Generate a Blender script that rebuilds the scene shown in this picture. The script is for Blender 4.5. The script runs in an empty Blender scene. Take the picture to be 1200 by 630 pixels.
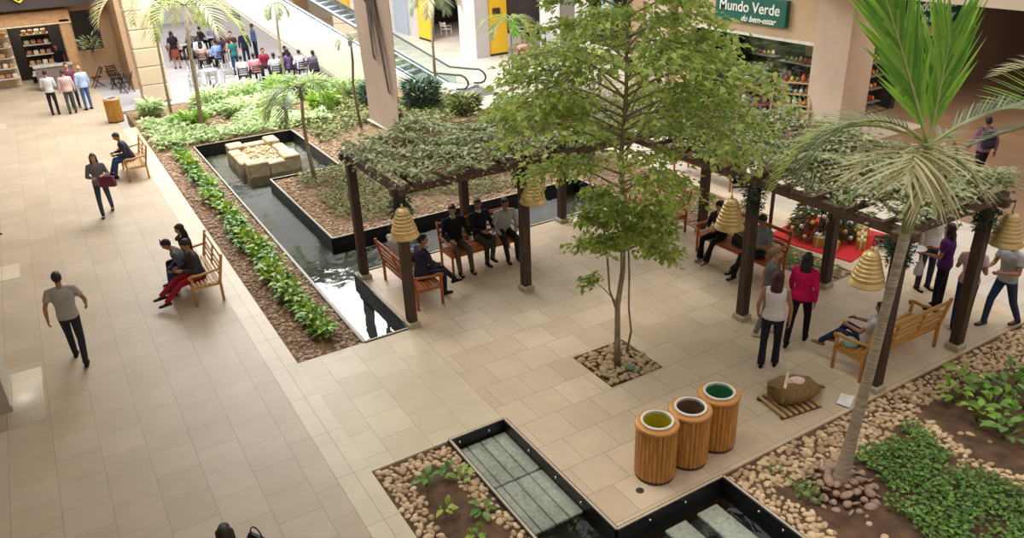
import bpy, math, random
import numpy as np
from mathutils import Vector, Matrix, Euler, Quaternion
S = bpy.context.scene
COL = S.collection
PI = math.pi
rnd = random.Random(7)
V = Vector

# ------------------------------------------------------------------ camera and view
cam_d = bpy.data.cameras.new('camera'); cam = bpy.data.objects.new('camera', cam_d); COL.objects.link(cam)
S.camera = cam
cam_d.sensor_width = 36; cam_d.lens = 923.5 / 1200 * 36; cam_d.clip_end = 300
pit, rol, yaw = 0.44685, 0.040813, -0.526335
cx = V((math.cos(yaw), math.sin(yaw), 0)); cf = V((-math.sin(yaw), math.cos(yaw), 0)); cz = V((0, 0, 1))
fw = cf * math.cos(pit) - cz * math.sin(pit); dn = -(cz * math.cos(pit) + cf * math.sin(pit))
rx = cx * math.cos(rol) + dn * math.sin(rol); dy = -cx * math.sin(rol) + dn * math.cos(rol)
cam.matrix_world = Matrix(((rx.x, -dy.x, -fw.x, 0), (rx.y, -dy.y, -fw.y, 0), (rx.z, -dy.z, -fw.z, 7.3), (0, 0, 0, 1)))
S.view_settings.view_transform = 'Standard'; S.view_settings.look = 'None'
S.view_settings.gamma = 1; S.view_settings.use_curve_mapping = False
S.view_settings.exposure = 0.3

# ------------------------------------------------------------------ materials
def lin(c):
    return tuple(((x / 255) / 12.92 if x <= 10 else ((x / 255 + 0.055) / 1.055) ** 2.4) for x in c) + (1,)
MATS = {}
def mat(name, col, rough=0.6, metal=0, var=0.12, scale=8, bump=0.0, spec=0.5, col2=None, island=False, trans=0, coord='Object', stretch=None, emit=0):
    """procedural surface: noise (or one random value per leaf / stone) moves the colour between two tones"""
    key = name
    if key in MATS: return MATS[key]
    m = bpy.data.materials.new(name); m.use_nodes = True; n = m.node_tree.nodes; l = m.node_tree.links
    b = n['Principled BSDF']; b.inputs['Roughness'].default_value = rough; b.inputs['Metallic'].default_value = metal
    b.inputs['Specular IOR Level'].default_value = spec
    c = lin(col); c2 = lin(col2) if col2 else tuple(min(1, x * (1 - 2 * var)) for x in c[:3]) + (1,)
    tc = n.new('ShaderNodeTexCoord'); mp = n.new('ShaderNodeMapping'); l.new(tc.outputs[coord], mp.inputs[0])
    if stretch: mp.inputs['Scale'].default_value = stretch
    nz = n.new('ShaderNodeTexNoise'); nz.inputs['Scale'].default_value = scale; nz.inputs['Detail'].default_value = 5
    l.new(mp.outputs[0], nz.inputs[0])
    rp = n.new('ShaderNodeMapRange'); rp.inputs[1].default_value = .3; rp.inputs[2].default_value = .7
    mx = n.new('ShaderNodeMix'); mx.data_type = 'RGBA'
    mx.inputs[6].default_value = c2; mx.inputs[7].default_value = c
    if island:
        g = n.new('ShaderNodeNewGeometry'); ad = n.new('ShaderNodeMath'); ad.operation = 'MULTIPLY_ADD'
        l.new(nz.outputs[0], ad.inputs[0]); ad.inputs[1].default_value = .5
        l.new(g.outputs['Random Per Island'], ad.inputs[2])
        rp.inputs[1].default_value = .2; rp.inputs[2].default_value = 1.3
        l.new(ad.outputs[0], rp.inputs[0])
    else: l.new(nz.outputs[0], rp.inputs[0])
    l.new(rp.outputs[0], mx.inputs[0]); l.new(mx.outputs[2], b.inputs['Base Color'])
    if bump:
        bp = n.new('ShaderNodeBump'); bp.inputs['Strength'].default_value = bump; bp.inputs['Distance'].default_value = .02
        l.new(nz.outputs[0], bp.inputs['Height']); l.new(bp.outputs[0], b.inputs['Normal'])
    if trans:
        o = n['Material Output']; t = n.new('ShaderNodeBsdfTranslucent'); l.new(mx.outputs[2], t.inputs[0])
        ms = n.new('ShaderNodeMixShader'); ms.inputs[0].default_value = trans
        l.new(b.outputs[0], ms.inputs[1]); l.new(t.outputs[0], ms.inputs[2]); l.new(ms.outputs[0], o.inputs[0])
    if emit:
        b.inputs['Emission Color'].default_value = c; b.inputs['Emission Strength'].default_value = emit
    MATS[key] = m
    return m
def tile_mat(name, c1, c2, mortar, w, h, rot=0, rough=.45, off=.5, ms=.008, varn=.5, patch=None):
    m = bpy.data.materials.new(name); m.use_nodes = True; n = m.node_tree.nodes; l = m.node_tree.links
    b = n['Principled BSDF']; b.inputs['Roughness'].default_value = rough; b.inputs['Specular IOR Level'].default_value = .35
    tc = n.new('ShaderNodeTexCoord'); mp = n.new('ShaderNodeMapping'); mp.inputs['Rotation'].default_value = (0, 0, rot)
    l.new(tc.outputs['Object'], mp.inputs[0])
    br = n.new('ShaderNodeTexBrick'); br.offset = off; br.inputs['Scale'].default_value = 1
    br.inputs['Brick Width'].default_value = w; br.inputs['Row Height'].default_value = h
    br.inputs['Mortar Size'].default_value = ms; br.inputs['Mortar Smooth'].default_value = .3
    br.inputs['Color1'].default_value = lin(c1); br.inputs['Color2'].default_value = lin(c2); br.inputs['Mortar'].default_value = lin(mortar)
    l.new(mp.outputs[0], br.inputs[0])
    nz = n.new('ShaderNodeTexNoise'); nz.inputs['Scale'].default_value = 1.1; nz.inputs['Detail'].default_value = 8; nz.inputs['Roughness'].default_value = .65
    l.new(tc.outputs['Object'], nz.inputs[0])
    rp = n.new('ShaderNodeMapRange'); rp.inputs[1].default_value = .3; rp.inputs[2].default_value = .7
    rp.inputs[3].default_value = 1 - .22 * varn; rp.inputs[4].default_value = 1 + .12 * varn
    l.new(nz.outputs[0], rp.inputs[0])
    n2 = n.new('ShaderNodeTexNoise'); n2.inputs['Scale'].default_value = 45; n2.inputs['Detail'].default_value = 2
    l.new(tc.outputs['Object'], n2.inputs[0])
    r2 = n.new('ShaderNodeMapRange'); r2.inputs[3].default_value = .93; r2.inputs[4].default_value = 1.06; l.new(n2.outputs[0], r2.inputs[0])
    mu = n.new('ShaderNodeMath'); mu.operation = 'MULTIPLY'; l.new(rp.outputs[0], mu.inputs[0]); l.new(r2.outputs[0], mu.inputs[1])
    mx = n.new('ShaderNodeVectorMath'); mx.operation = 'SCALE'
    l.new(br.outputs['Color'], mx.inputs[0]); l.new(mu.outputs[0], mx.inputs['Scale'])
    l.new(mx.outputs[0], b.inputs['Base Color'])
    bp = n.new('ShaderNodeBump'); bp.inputs['Strength'].default_value = .25; bp.inputs['Distance'].default_value = .004; bp.invert = True
    l.new(br.outputs['Fac'], bp.inputs['Height']); l.new(bp.outputs[0], b.inputs['Normal'])
    MATS[name] = m
    return m
def water_mat():
    m = bpy.data.materials.new('water'); m.use_nodes = True; n = m.node_tree.nodes; l = m.node_tree.links; n.clear()
    o = n.new('ShaderNodeOutputMaterial'); t = n.new('ShaderNodeBsdfTransparent'); t.inputs[0].default_value = (.82, .86, .83, 1)
    g = n.new('ShaderNodeBsdfGlossy'); g.inputs['Roughness'].default_value = .02; g.inputs[0].default_value = (1, 1, 1, 1)
    fr = n.new('ShaderNodeFresnel'); fr.inputs[0].default_value = 1.45; ms = n.new('ShaderNodeMixShader')
    nz = n.new('ShaderNodeTexNoise'); nz.inputs['Scale'].default_value = 2.2; nz.inputs['Detail'].default_value = 2; nz.inputs['Distortion'].default_value = .6
    tc = n.new('ShaderNodeTexCoord'); l.new(tc.outputs['Object'], nz.inputs[0])
    bp = n.new('ShaderNodeBump'); bp.inputs['Strength'].default_value = .12; bp.inputs['Distance'].default_value = .05
    l.new(nz.outputs[0], bp.inputs['Height']); l.new(bp.outputs[0], g.inputs['Normal']); l.new(bp.outputs[0], fr.inputs['Normal'])
    l.new(fr.outputs[0], ms.inputs[0]); l.new(t.outputs[0], ms.inputs[1]); l.new(g.outputs[0], ms.inputs[2]); l.new(ms.outputs[0], o.inputs[0])
    return m
def glass_mat():
    m = bpy.data.materials.new('clear_glass'); m.use_nodes = True; n = m.node_tree.nodes; l = m.node_tree.links; n.clear()
    o = n.new('ShaderNodeOutputMaterial'); t = n.new('ShaderNodeBsdfTransparent'); t.inputs[0].default_value = (.86, .93, .92, 1)
    g = n.new('ShaderNodeBsdfGlossy'); g.inputs['Roughness'].default_value = .03
    fr = n.new('ShaderNodeFresnel'); fr.inputs[0].default_value = 1.45; ms = n.new('ShaderNodeMixShader')
    l.new(fr.outputs[0], ms.inputs[0]); l.new(t.outputs[0], ms.inputs[1]); l.new(g.outputs[0], ms.inputs[2]); l.new(ms.outputs[0], o.inputs[0])
    return m
WATER = water_mat(); GLASS = glass_mat()

# ------------------------------------------------------------------ mesh helpers
def frame_of(d):
    d = V(d).normalized(); a = V((0, 0, 1)) if abs(d.z) < .9 else V((0, 1, 0))
    x = a.cross(d).normalized(); y = d.cross(x).normalized()
    return x, y, d
class MB:
    def __init__(s): s.v = []; s.f = []
    def add(s, vs, fs):
        k = len(s.v); s.v += [tuple(v) for v in vs]; s.f += [tuple(i + k for i in f) for f in fs]; return s
    def box(s, c, d, rz=0, M=None, bev=0):
        c = V(c); hx, hy, hz = d[0] / 2, d[1] / 2, d[2] / 2
        R = M if M is not None else Matrix.Rotation(rz, 3, 'Z')
        if bev:
            b = min(bev, hx * .9, hy * .9, hz * .9); vs = []
            for z, i in ((-hz, b), (-hz + b, 0), (hz - b, 0), (hz, b)):
                X, Y = hx - i, hy - i
                vs += [(-X + b, -Y, z), (X - b, -Y, z), (X, -Y + b, z), (X, Y - b, z), (X - b, Y, z), (-X + b, Y, z), (-X, Y - b, z), (-X, -Y + b, z)]
            fs = [tuple(range(7, -1, -1)), tuple(range(24, 32))]
            for r in range(3):
                for i in range(8): j = (i + 1) % 8; fs.append((r * 8 + i, r * 8 + j, r * 8 + 8 + j, r * 8 + 8 + i))
            return s.add([c + R @ V(v) for v in vs], fs)
        vs = [c + R @ V((x, y, z)) for z in (-hz, hz) for x, y in ((-hx, -hy), (hx, -hy), (hx, hy), (-hx, hy))]
        return s.add(vs, [(3, 2, 1, 0), (4, 5, 6, 7), (0, 1, 5, 4), (1, 2, 6, 5), (2, 3, 7, 6), (3, 0, 4, 7)])
    def bar(s, a, b, w, h, up=(0, 0, 1), bev=0):
        a = V(a); b = V(b); d = (b - a); L = d.length; d.normalize(); x = d.cross(V(up)).normalized(); z = x.cross(d)
        R = Matrix((x, d, z)).transposed()
        return s.box((a + b) / 2, (w, L, h), M=R, bev=bev)
    def rings(s, rs, cap=True):
        n = len(rs[0]); vs = [p for r in rs for p in r]; fs = []
        for i in range(len(rs) - 1):
            for j in range(n): k = (j + 1) % n; fs.append((i * n + j, i * n + k, (i + 1) * n + k, (i + 1) * n + j))
        if cap: fs.append(tuple(range(n - 1, -1, -1))); fs.append(tuple((len(rs) - 1) * n + j for j in range(n)))
        return s.add(vs, fs)
    def tube(s, pts, rad, n=8, cap=True):
        pts = [V(p) for p in pts]
        if not hasattr(rad, '__len__'): rad = [rad] * len(pts)
        x, y, d = frame_of(pts[1] - pts[0]); rs = []
        for i, p in enumerate(pts):
            t = (pts[min(i + 1, len(pts) - 1)] - pts[max(i - 1, 0)]).normalized()
            x = (x - t * x.dot(t)).normalized(); y = t.cross(x)
            rs.append([p + (x * math.cos(a) + y * math.sin(a)) * rad[i] for a in (2 * PI * j / n for j in range(n))])
        return s.rings(rs, cap)
    def lathe(s, prof, c=(0, 0, 0), n=24, cap=True):
        c = V(c); return s.rings([[c + V((r * math.cos(2 * PI * j / n), r * math.sin(2 * PI * j / n), z)) for j in range(n)] for r, z in prof], cap)
    def ell(s, c, r, F=None, n=12, m=8):
        c = V(c); F = F or Matrix.Identity(3); rs = []
        for i in range(m + 1):
            t = PI * (i + .02 * (i == 0) - .02 * (i == m)) / m if 0 < i < m else (0.06 if i == 0 else PI - .06)
            rs.append([c + F @ V((r[0] * math.sin(t) * math.cos(a), r[1] * math.sin(t) * math.sin(a), -r[2] * math.cos(t))) for a in (2 * PI * j / n for j in range(n))])
        return s.rings(rs)
    def limb(s, a, b, ra, rb, mid=None, round_=(1, 1), n=10):
        """tapering limb piece with rounded or flat ends"""
        a = V(a); b = V(b); d = b - a; L = d.length; u = d / L; pts = []; rr = []
        if round_[0]:
            for k in (-.95, -.7, -.35): pts.append(a + u * ra * k); rr.append(ra * math.sqrt(1 - k * k))
        pts.append(a); rr.append(ra)
        if mid: pts.append(a + d * mid[0]); rr.append(mid[1])
        pts.append(b); rr.append(rb)
        if round_[1]:
            for k in (.35, .7, .95): pts.append(b + u * rb * k); rr.append(rb * math.sqrt(1 - k * k))
        return s.tube(pts, rr, n)
    def build(s, name, m, parent=None, smooth=True, angle=None):
        me = bpy.data.meshes.new(name)
        me.from_pydata(s.v, [], s.f); me.materials.append(m)
        if smooth: me.polygons.foreach_set('use_smooth', [True] * len(me.polygons))
        me.update()
        if smooth and angle is not None:
            try: me.set_sharp_from_angle(angle=angle)
            except Exception: pass
        o = bpy.data.objects.new(name, me); COL.objects.link(o)
        if parent is not None: o.parent = parent
        return o
def tag(o, label=None, cat=None, group=None, kind=None):
    if label: o['label'] = label
    if cat: o['category'] = cat
    if group: o['group'] = group
    if kind: o['kind'] = kind
    return o
def thing(name, label, cat, loc=(0, 0, 0), rz=0, group=None):
    o = bpy.data.objects.new(name, None); COL.objects.link(o); o.empty_display_size = .1
    o.location = loc; o.rotation_euler = (0, 0, rz)
    return tag(o, label, cat, group)
def dup(o, loc=None, rz=None, label=None, scale=None, group=None):
    def rec(x, par):
        c = x.copy(); COL.objects.link(c)
        if par is not None: c.parent = par
        for ch in list(x.children): rec(ch, c)
        return c
    r = rec(o, None)
    if loc is not None: r.location = loc
    if rz is not None: r.rotation_euler = (0, 0, rz)
    if label: r['label'] = label
    if scale: r.scale = (scale,) * 3 if not hasattr(scale, '__len__') else scale
    if group: r['group'] = group
    return r
def struct(name, mb, m, smooth=False, parent=None):
    o = mb.build(name, m, parent, smooth)
    if parent is None: o['kind'] = 'structure'
    return o
def mesh_np(name, verts, faces4, m, parent=None, smooth=False):
    """quads from numpy arrays"""
    me = bpy.data.meshes.new(name); nv = len(verts); nf = len(faces4)
    me.vertices.add(nv); me.vertices.foreach_set('co', np.asarray(verts, dtype=np.float32).ravel())
    k = faces4.shape[1]
    me.loops.add(nf * k); me.loops.foreach_set('vertex_index', faces4.astype(np.int32).ravel())
    me.polygons.add(nf); me.polygons.foreach_set('loop_start', np.arange(0, nf * k, k, dtype=np.int32))
    me.materials.append(m); me.update(calc_edges=True); me.validate()
    if smooth: me.polygons.foreach_set('use_smooth', np.ones(nf, dtype=bool))
    o = bpy.data.objects.new(name, me); COL.objects.link(o)
    if parent is not None: o.parent = parent
    return o
rng = np.random.default_rng(5)
def leaves_np(pos, dirs, nrm, L, W):
    """one folded pointed leaf per row: base, 2 sides low, 2 sides high, tip -> 4 quads-ish (two folded halves)"""
    pos = np.asarray(pos, float); d = np.asarray(dirs, float); nn = np.asarray(nrm, float)
    d /= np.linalg.norm(d, axis=1)[:, None] + 1e-9
    sd = np.cross(d, nn); sd /= np.linalg.norm(sd, axis=1)[:, None] + 1e-9
    up = np.cross(sd, d); L = np.asarray(L)[:, None]; W = np.asarray(W)[:, None]
    b = pos; mid = pos + d * L * .45 - up * W * .12; tip = pos + d * L - up * L * .12
    l = pos + d * L * .42 + sd * W * .5 + up * W * .18; r = pos + d * L * .42 - sd * W * .5 + up * W * .18
    v = np.stack([b, l, tip, r, mid], 1).reshape(-1, 3); base = np.arange(len(pos))[:, None] * 5
    q = np.concatenate([base + np.array([[0, 4, 2, 1]]), base + np.array([[0, 3, 2, 4]])], 0)
    return v, q
def rand_dirs(n, zlo=-.4, zhi=.6):
    a = rng.uniform(0, 2 * PI, n); z = rng.uniform(zlo, zhi, n)
    return np.stack([np.cos(a), np.sin(a), z], 1)
def leaf_cloud(name, pos, m, L=.1, W=.06, parent=None, flat=.6, zlo=-.5, zhi=.3):
    n = len(pos); d = rand_dirs(n, zlo, zhi); nn = np.stack([rng.normal(0, flat, n), rng.normal(0, flat, n), np.ones(n)], 1)
    s = rng.uniform(.7, 1.3, n)
    v, q = leaves_np(pos, d, nn, L * s, W * s)
    return mesh_np(name, v, q, m, parent)
# pebble prototype
def ico(sub=1):
    import bmesh
    b = bmesh.new(); bmesh.ops.create_icosphere(b, subdivisions=sub, radius=1)
    v = np.array([x.co[:] for x in b.verts]); f = np.array([[y.index for y in x.verts] for x in b.faces]); b.free(); return v, f
ICO = ico(1)
ICO2 = ico(2)
def pebbles(name, pts, size, m, parent=None, z0=0.0, hi=False, flat=.55):
    v0, f0 = ICO2 if hi else ICO
    n = len(pts); pts = np.asarray(pts, float)
    s = size * rng.uniform(.6, 1.25, n); sx = s * rng.uniform(.8, 1.25, n); sy = s * rng.uniform(.65, 1, n); sz = s * rng.uniform(flat - .15, flat + .15, n)
    a = rng.uniform(0, 2 * PI, n); tx = rng.normal(0, .25, n)
    v = v0[None] * np.stack([sx, sy, sz], 1)[:, None]
    v = v * (1 + .10 * np.sin(v0[None, :, 0:1] * 3 + rng.uniform(0, 6, (n, 1, 1))))
    # tilt about x then spin
    y = v[..., 1] * np.cos(tx)[:, None] - v[..., 2] * np.sin(tx)[:, None]; z = v[..., 1] * np.sin(tx)[:, None] + v[..., 2] * np.cos(tx)[:, None]
    x = v[..., 0]
    X = x * np.cos(a)[:, None] - y * np.sin(a)[:, None]; Y = x * np.sin(a)[:, None] + y * np.cos(a)[:, None]
    vv = np.stack([X + pts[:, 0:1], Y + pts[:, 1:2], z + pts[:, 2:3] + (z0 + sz * .45)[:, None]], -1).reshape(-1, 3)
    f = (f0[None] + (np.arange(n) * len(v0))[:, None, None]).reshape(-1, 3)
    return mesh_np(name, vv, f, m, parent, smooth=True)
def jitter_grid(x0, x1, y0, y1, step, keep=None, z=0):
    out = []
    nx = max(1, int((x1 - x0) / step)); ny = max(1, int((y1 - y0) / step))
    for i in range(nx):
        for j in range(ny):
            x = x0 + (i + .5 + rnd.uniform(-.38, .38) + (.5 if j % 2 else 0) * .5) * (x1 - x0) / nx; y = y0 + (j + .5 + rnd.uniform(-.38, .38)) * (y1 - y0) / ny
            if x > x1: continue
            if keep is None or keep(x, y): out.append((x, y, z if not callable(z) else z(x, y)))
    return out
# ------------------------------------------------------------------ people
SKIN = {k: mat('skin_' + k, c, .55, var=.05, scale=20) for k, c in dict(light=(205, 158, 130), tan=(172, 122, 92), dark=(112, 76, 56)).items()}
def cloth(c, name=None): return mat(name or 'fabric_%d_%d_%d' % c, c, .85, var=.07, scale=14, bump=.25, spec=.2)
def hairm(c): return mat('hair_%d_%d_%d' % c, c, .5, var=.3, scale=30, stretch=(4, 4, .6), bump=.4)
def bake(mb, name, m, parent, vox, sm=3):
    me = bpy.data.meshes.new(name); me.from_pydata(mb.v, [], mb.f)
    t = bpy.data.objects.new('tmp', me); COL.objects.link(t)
    r = t.modifiers.new('r', 'REMESH'); r.mode = 'VOXEL'; r.voxel_size = vox
    if sm: q = t.modifiers.new('s', 'SMOOTH'); q.iterations = sm; q.factor = .5
    dg = bpy.context.evaluated_depsgraph_get(); dg.update()
    me2 = bpy.data.meshes.new_from_object(t.evaluated_get(dg)); me2.name = name
    bpy.data.objects.remove(t); bpy.data.meshes.remove(me)
    me2.materials.clear(); me2.materials.append(m)
    me2.polygons.foreach_set('use_smooth', [True] * len(me2.polygons))
    o = bpy.data.objects.new(name, me2); COL.objects.link(o); o.parent = parent
    return o
def nv(v): return V(v).normalized()
POSE = dict(
    stand=dict(ua=((.22, .02, -1), (.22, .02, -1)), fa=((.05, .25, -1), (.05, .25, -1)), th=((.06, .02, -1), (.06, .02, -1)), sh=((0, -.02, -1), (0, -.02, -1)), lean=2),
    walk=dict(ua=((.22, .35, -1), (.22, -.4, -1)), fa=((.02, .7, -1), (.02, .05, -1)), th=((.05, -.28, -1), (.05, .38, -1)), sh=((0, -.55, -1), (0, .08, -1)), lean=4),
    walk2=dict(ua=((.25, -.35, -1), (.25, .35, -1)), fa=((.02, .1, -1), (.02, .65, -1)), th=((.05, .4, -1), (.05, -.3, -1)), sh=((0, .1, -1), (0, -.6, -1)), lean=4),
    sit=dict(ua=((.25, .35, -1), (.25, .35, -1)), fa=((-.25, .9, -.25), (-.25, .9, -.25)), th=((.12, 1, -.06), (.12, 1, -.06)), sh=((0, .05, -1), (0, .12, -1)), lean=2, seat=1),
    cross=dict(ua=((.3, .3, -1), (.25, .4, -1)), fa=((-.5, .9, -.2), (-.5, .9, -.1)), th=((-.05, 1, .12), (.1, 1, -.04)), sh=((-.55, .6, -.75), (.0, -.02, -1)), lean=-4, seat=1),
)
def person(label, loc, rz, pose='stand', h=1.7, fem=False, shirt=(200, 200, 200), sleeve='short', pants=(40, 42, 50), shoe=(30, 28, 28),
           hair=(25, 20, 18), style='short', skin='tan', vox=.016, head=(0, 0), group=None, seatz=.46, P=None, detail=True, skirt=None, girth=1.0, name='person', collar=None, twist=0):
    ps = dict(POSE[pose]); ps.update(P or {}); s = h / 1.7; mult = s
    root = thing(name, label, 'person', loc, rz, group)
    seat = ps.get('seat')
    L = nv((ps.get('side', 0), math.sin(math.radians(ps['lean'])), math.cos(math.radians(ps['lean']))))
    tw = Matrix.Rotation(math.radians(twist), 3, 'Z'); X = tw @ V((1, 0, 0)); Fw = X.cross(L) * -1; Fw = L.cross(X); X = Fw.cross(L).normalized()
    th = [nv((sg * d[0], d[1], d[2])) for sg, d in zip((-1, 1), ps['th'])]; sh = [nv((sg * d[0], d[1], d[2])) for sg, d in zip((-1, 1), ps['sh'])]
    LT, LS = .43 * s, .41 * s
    if seat: pz = seatz + .095
    else: pz = max(-((th[i] * LT + sh[i] * LS).z) for i in (0, 1)) + .085 * s + .03 * s
    Pv = V((0, 0, pz)); nk = Pv + L * .53 * s
    hw = (.085 if not fem else .09) * s
    hip = [Pv + V((sg * hw, 0, -.03 * s)) for sg in (-1, 1)]
    kn = [hip[i] + th[i] * LT for i in (0, 1)]; an = [kn[i] + sh[i] * LS for i in (0, 1)]
    sw = (.17 if fem else .195) * s
    so = [nk - L * .075 * s + X * sg * sw for sg in (-1, 1)]
    M3 = Matrix((X, Fw, L)).transposed()
    ua = [nv(M3 @ V((sg * d[0], d[1], d[2]))) for sg, d in zip((-1, 1), ps['ua'])]; fa = [nv(M3 @ V((sg * d[0], d[1], d[2]))) for sg, d in zip((-1, 1), ps['fa'])]
    el = [so[i] + ua[i] * .285 * s for i in (0, 1)]; wr = [el[i] + fa[i] * .25 * s for i in (0, 1)]
    hy, hp = head
    F = (Matrix.Rotation(math.radians(hy), 3, 'Z') @ Matrix.Rotation(math.radians(-hp), 3, 'X'))
    hc = nk + (L * .6 + V((0, 0, .4)) + V((0, 1, 0)) * (.0)).normalized() * .125 * s + F @ V((0, .012, .03)) * s
    def tor(rings, inf=0.0, n=14):
        rs = []
        for t, w, d in rings:
            w = (w + inf) * s * girth; d = (d + inf) * s * girth; c = Pv + L * t * s
            if t < 0: c = Pv + V((0, 0, t * s)); A, B = V((1, 0, 0)), V((0, 1, 0))
            else: A, B = X, Fw
            rs.append([c + A * w * math.cos(a) + B * d * math.sin(a) for a in (2 * PI * j / n for j in range(n))])
        return rs
    hipw = .168 if fem else .158
    TR = [(-.10, .12, .09), (-.05, hipw, .11), (.03, hipw, .112), (.15, .122 if fem else .145, .095), (.25, .138 if fem else .16, .105), (.35, .158 if fem else .175, .115), (.43, .165 if fem else .185, .105), (.48, .12, .08), (.52, .06, .06)]
    b = MB(); b.rings(tor(TR, -.012))
    b.limb(nk - L * .04 * s, hc - F @ V((0, .01, .04)) * s, .052 * s, .047 * s)
    b.ell(hc, (.072 * s, .092 * s, .105 * s), F, 14, 10)
    b.ell(hc + F @ V((0, .03, -.055)) * s, (.052 * s, .06 * s, .058 * s), F)
    b.ell(hc + F @ V((0, .098, -.012)) * s, (.012 * s, .017 * s, .02 * s), F, 8, 6)
    for sg in (-1, 1): b.ell(hc + F @ V((sg * .074, -.005, -.008)) * s, (.011 * s, .018 * s, .03 * s), F, 8, 6)
    for i, sg in enumerate((-1, 1)):
        b.limb(so[i], el[i], .046 * s, .037 * s); b.limb(el[i], wr[i], .037 * s, .024 * s, (.3, .037 * s))
        b.limb(hip[i], kn[i], .078 * s, .052 * s); b.limb(kn[i], an[i], .05 * s, .034 * s, (.3, .05 * s))
        ft = nv((sh[i].x * 0 + ps.get('toe', (0, 0))[i] * sg, 1, ps.get('toez', (0, 0))[i]))
        b.limb(an[i] - V((0, 0, .05 * s)), an[i] + ft * .12 * s - V((0, 0, .06 * s)), .03 * s, .028 * s)
        # palm
        pn = ps.get('palm', (None, None))[i]
        w_ = fa[i]; side = nv(X * -sg * .5 + Fw * .0 + V((0, 0, -.2))) if pn is None else nv(pn)
        side = (side - w_ * side.dot(w_)).normalized(); ax = w_.cross(side).normalized()   # ax: across the knuckles
        if ax.dot(Fw + V((0, 0, .3))) < 0: ax = -ax                                   # thumb side
        pc = wr[i] + w_ * .045 * s
        Mh = Matrix((ax, side, w_)).transposed()
        b.ell(pc, (.04 * s, .016 * s, .055 * s), Mh, 10, 8)
        if vox < .02:
            cu = ps.get('curl', (.5, .5))[i]
            for k, (o_, ln) in enumerate(((.028, .07), (.010, .08), (-.009, .074), (-.027, .058))):
                p0 = pc + w_ * .038 * s + ax * o_ * s; d1 = nv(w_ + side * cu * .8); d2 = nv(w_ + side * cu * 2.2)
                p1 = p0 + d1 * ln * .5 * s; p2 = p1 + d2 * ln * .5 * s
                b.tube([p0 - w_ * .01, p0, p1, p2], [.0095 * s, .0095 * s, .009 * s, .007 * s], 6)
            p0 = pc - w_ * .015 * s + ax * .03 * s; p1 = p0 + nv(w_ + ax * .9 + side * .4) * .035 * s
            b.tube([p0 - ax * .01, p0, p1, p1 + nv(w_ + ax * .2 + side * .6) * .03 * s], [.012 * s, .012 * s, .0105 * s, .008 * s], 6)
    bake(b, 'body', SKIN[skin], root, min(vox, .011) if vox < .02 else vox, 2)
    # shirt
    c = MB(); rs = [r for r in TR if -.07 < r[0] < .5]
    hem = ps.get('hem', -.06)
    rs = [(hem, hipw + .004, .117)] + [r for r in rs if r[0] > hem + .02] + [(.495, .075, .065)]
    c.rings(tor(rs, .016))
    for i, sg in enumerate((-1, 1)):
        if sleeve == 'none': c.limb(nk - L * .05 * s + X * sg * .07 * s, so[i] - X * sg * .02 * s, .05 * s, .045 * s); continue
        c.limb(nk - L * .05 * s + X * sg * .06 * s, so[i], .058 * s, .058 * s)
        if sleeve == 'short': c.limb(so[i], so[i] + ua[i] * .17 * s, .06 * s, .062 * s, None, (1, 0))
        else:
            c.limb(so[i], el[i], .06 * s, .052 * s); c.limb(el[i], wr[i] - fa[i] * .01, .052 * s, .037 * s, (.3, .05 * s), (1, 0))
    bake(c, 'jacket' if sleeve == 'long' and ps.get('jacket') else 'shirt', cloth(shirt), root, vox, 2)
    if collar:
        k = MB(); k.limb(nk - L * .05 * s, nk + L * .012 * s, .07 * s, .06 * s, None, (0, 0)); k.build('collar', cloth(collar), root)
    # trousers
    c = MB(); c.rings(tor([(-.11, .13, .10), (-.05, hipw + .004, .117), (.03, hipw + .002, .115), (.11, .135 if fem else .148, .1)], .008))
    fl = ps.get('flare', .05)
    for i in (0, 1):
        c.limb(hip[i], kn[i], .092 * s * (girth * .5 + .5), .064 * s)
        c.limb(kn[i], an[i] + sh[i] * .03 * s, .064 * s, fl * s, (.35, .06 * s), (1, 0))
    if skirt: c = MB(); c.rings(tor([(-.42, hipw + .06, .16), (-.2, hipw + .03, .14), (-.03, hipw + .01, .12), (.11, .13, .1)], .008))
    bake(c, 'skirt' if skirt else 'trousers', cloth(skirt or pants), root, vox, 2)
    for i, sg in enumerate((-1, 1)):
        ft = nv((ps.get('toe', (0, 0))[i] * sg, 1, ps.get('toez', (0, 0))[i])); up = V((0, 0, 1)); sx = ft.cross(up).normalized(); up = sx.cross(ft)
        sh_ = MB(); rs = []
        for t, w, hh in ((-.075, .018, .03), (-.06, .03, .075), (-.01, .036, .085), (.05, .04, .065), (.11, .046, .045), (.155, .036, .035), (.18, .015, .02)):
            c0 = an[i] + ft * t * s - up * .085 * s
            rs.append([c0 + sx * w * s * x + up * hh * s * y for x, y in ((-.9, 0), (-1, .35), (-.75, .8), (0, 1), (.75, .8), (1, .35), (.9, 0), (0, -.02))])
        sh_.rings(rs); sh_.build('shoe', cloth(shoe), root)
    # hair
    g = MB()
    hm = hairm(hair)
    if style != 'bald':
        g.ell(hc + F @ V((0, -.02, .022)) * s, (.082 * s, .094 * s, .1 * s), F, 14, 10)
        g.ell(hc + F @ V((0, .035, .075)) * s, (.06 * s, .05 * s, .035 * s), F)
    else: g.ell(hc + F @ V((0, -.03, -.02)) * s, (.077 * s, .07 * s, .05 * s), F)
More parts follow.
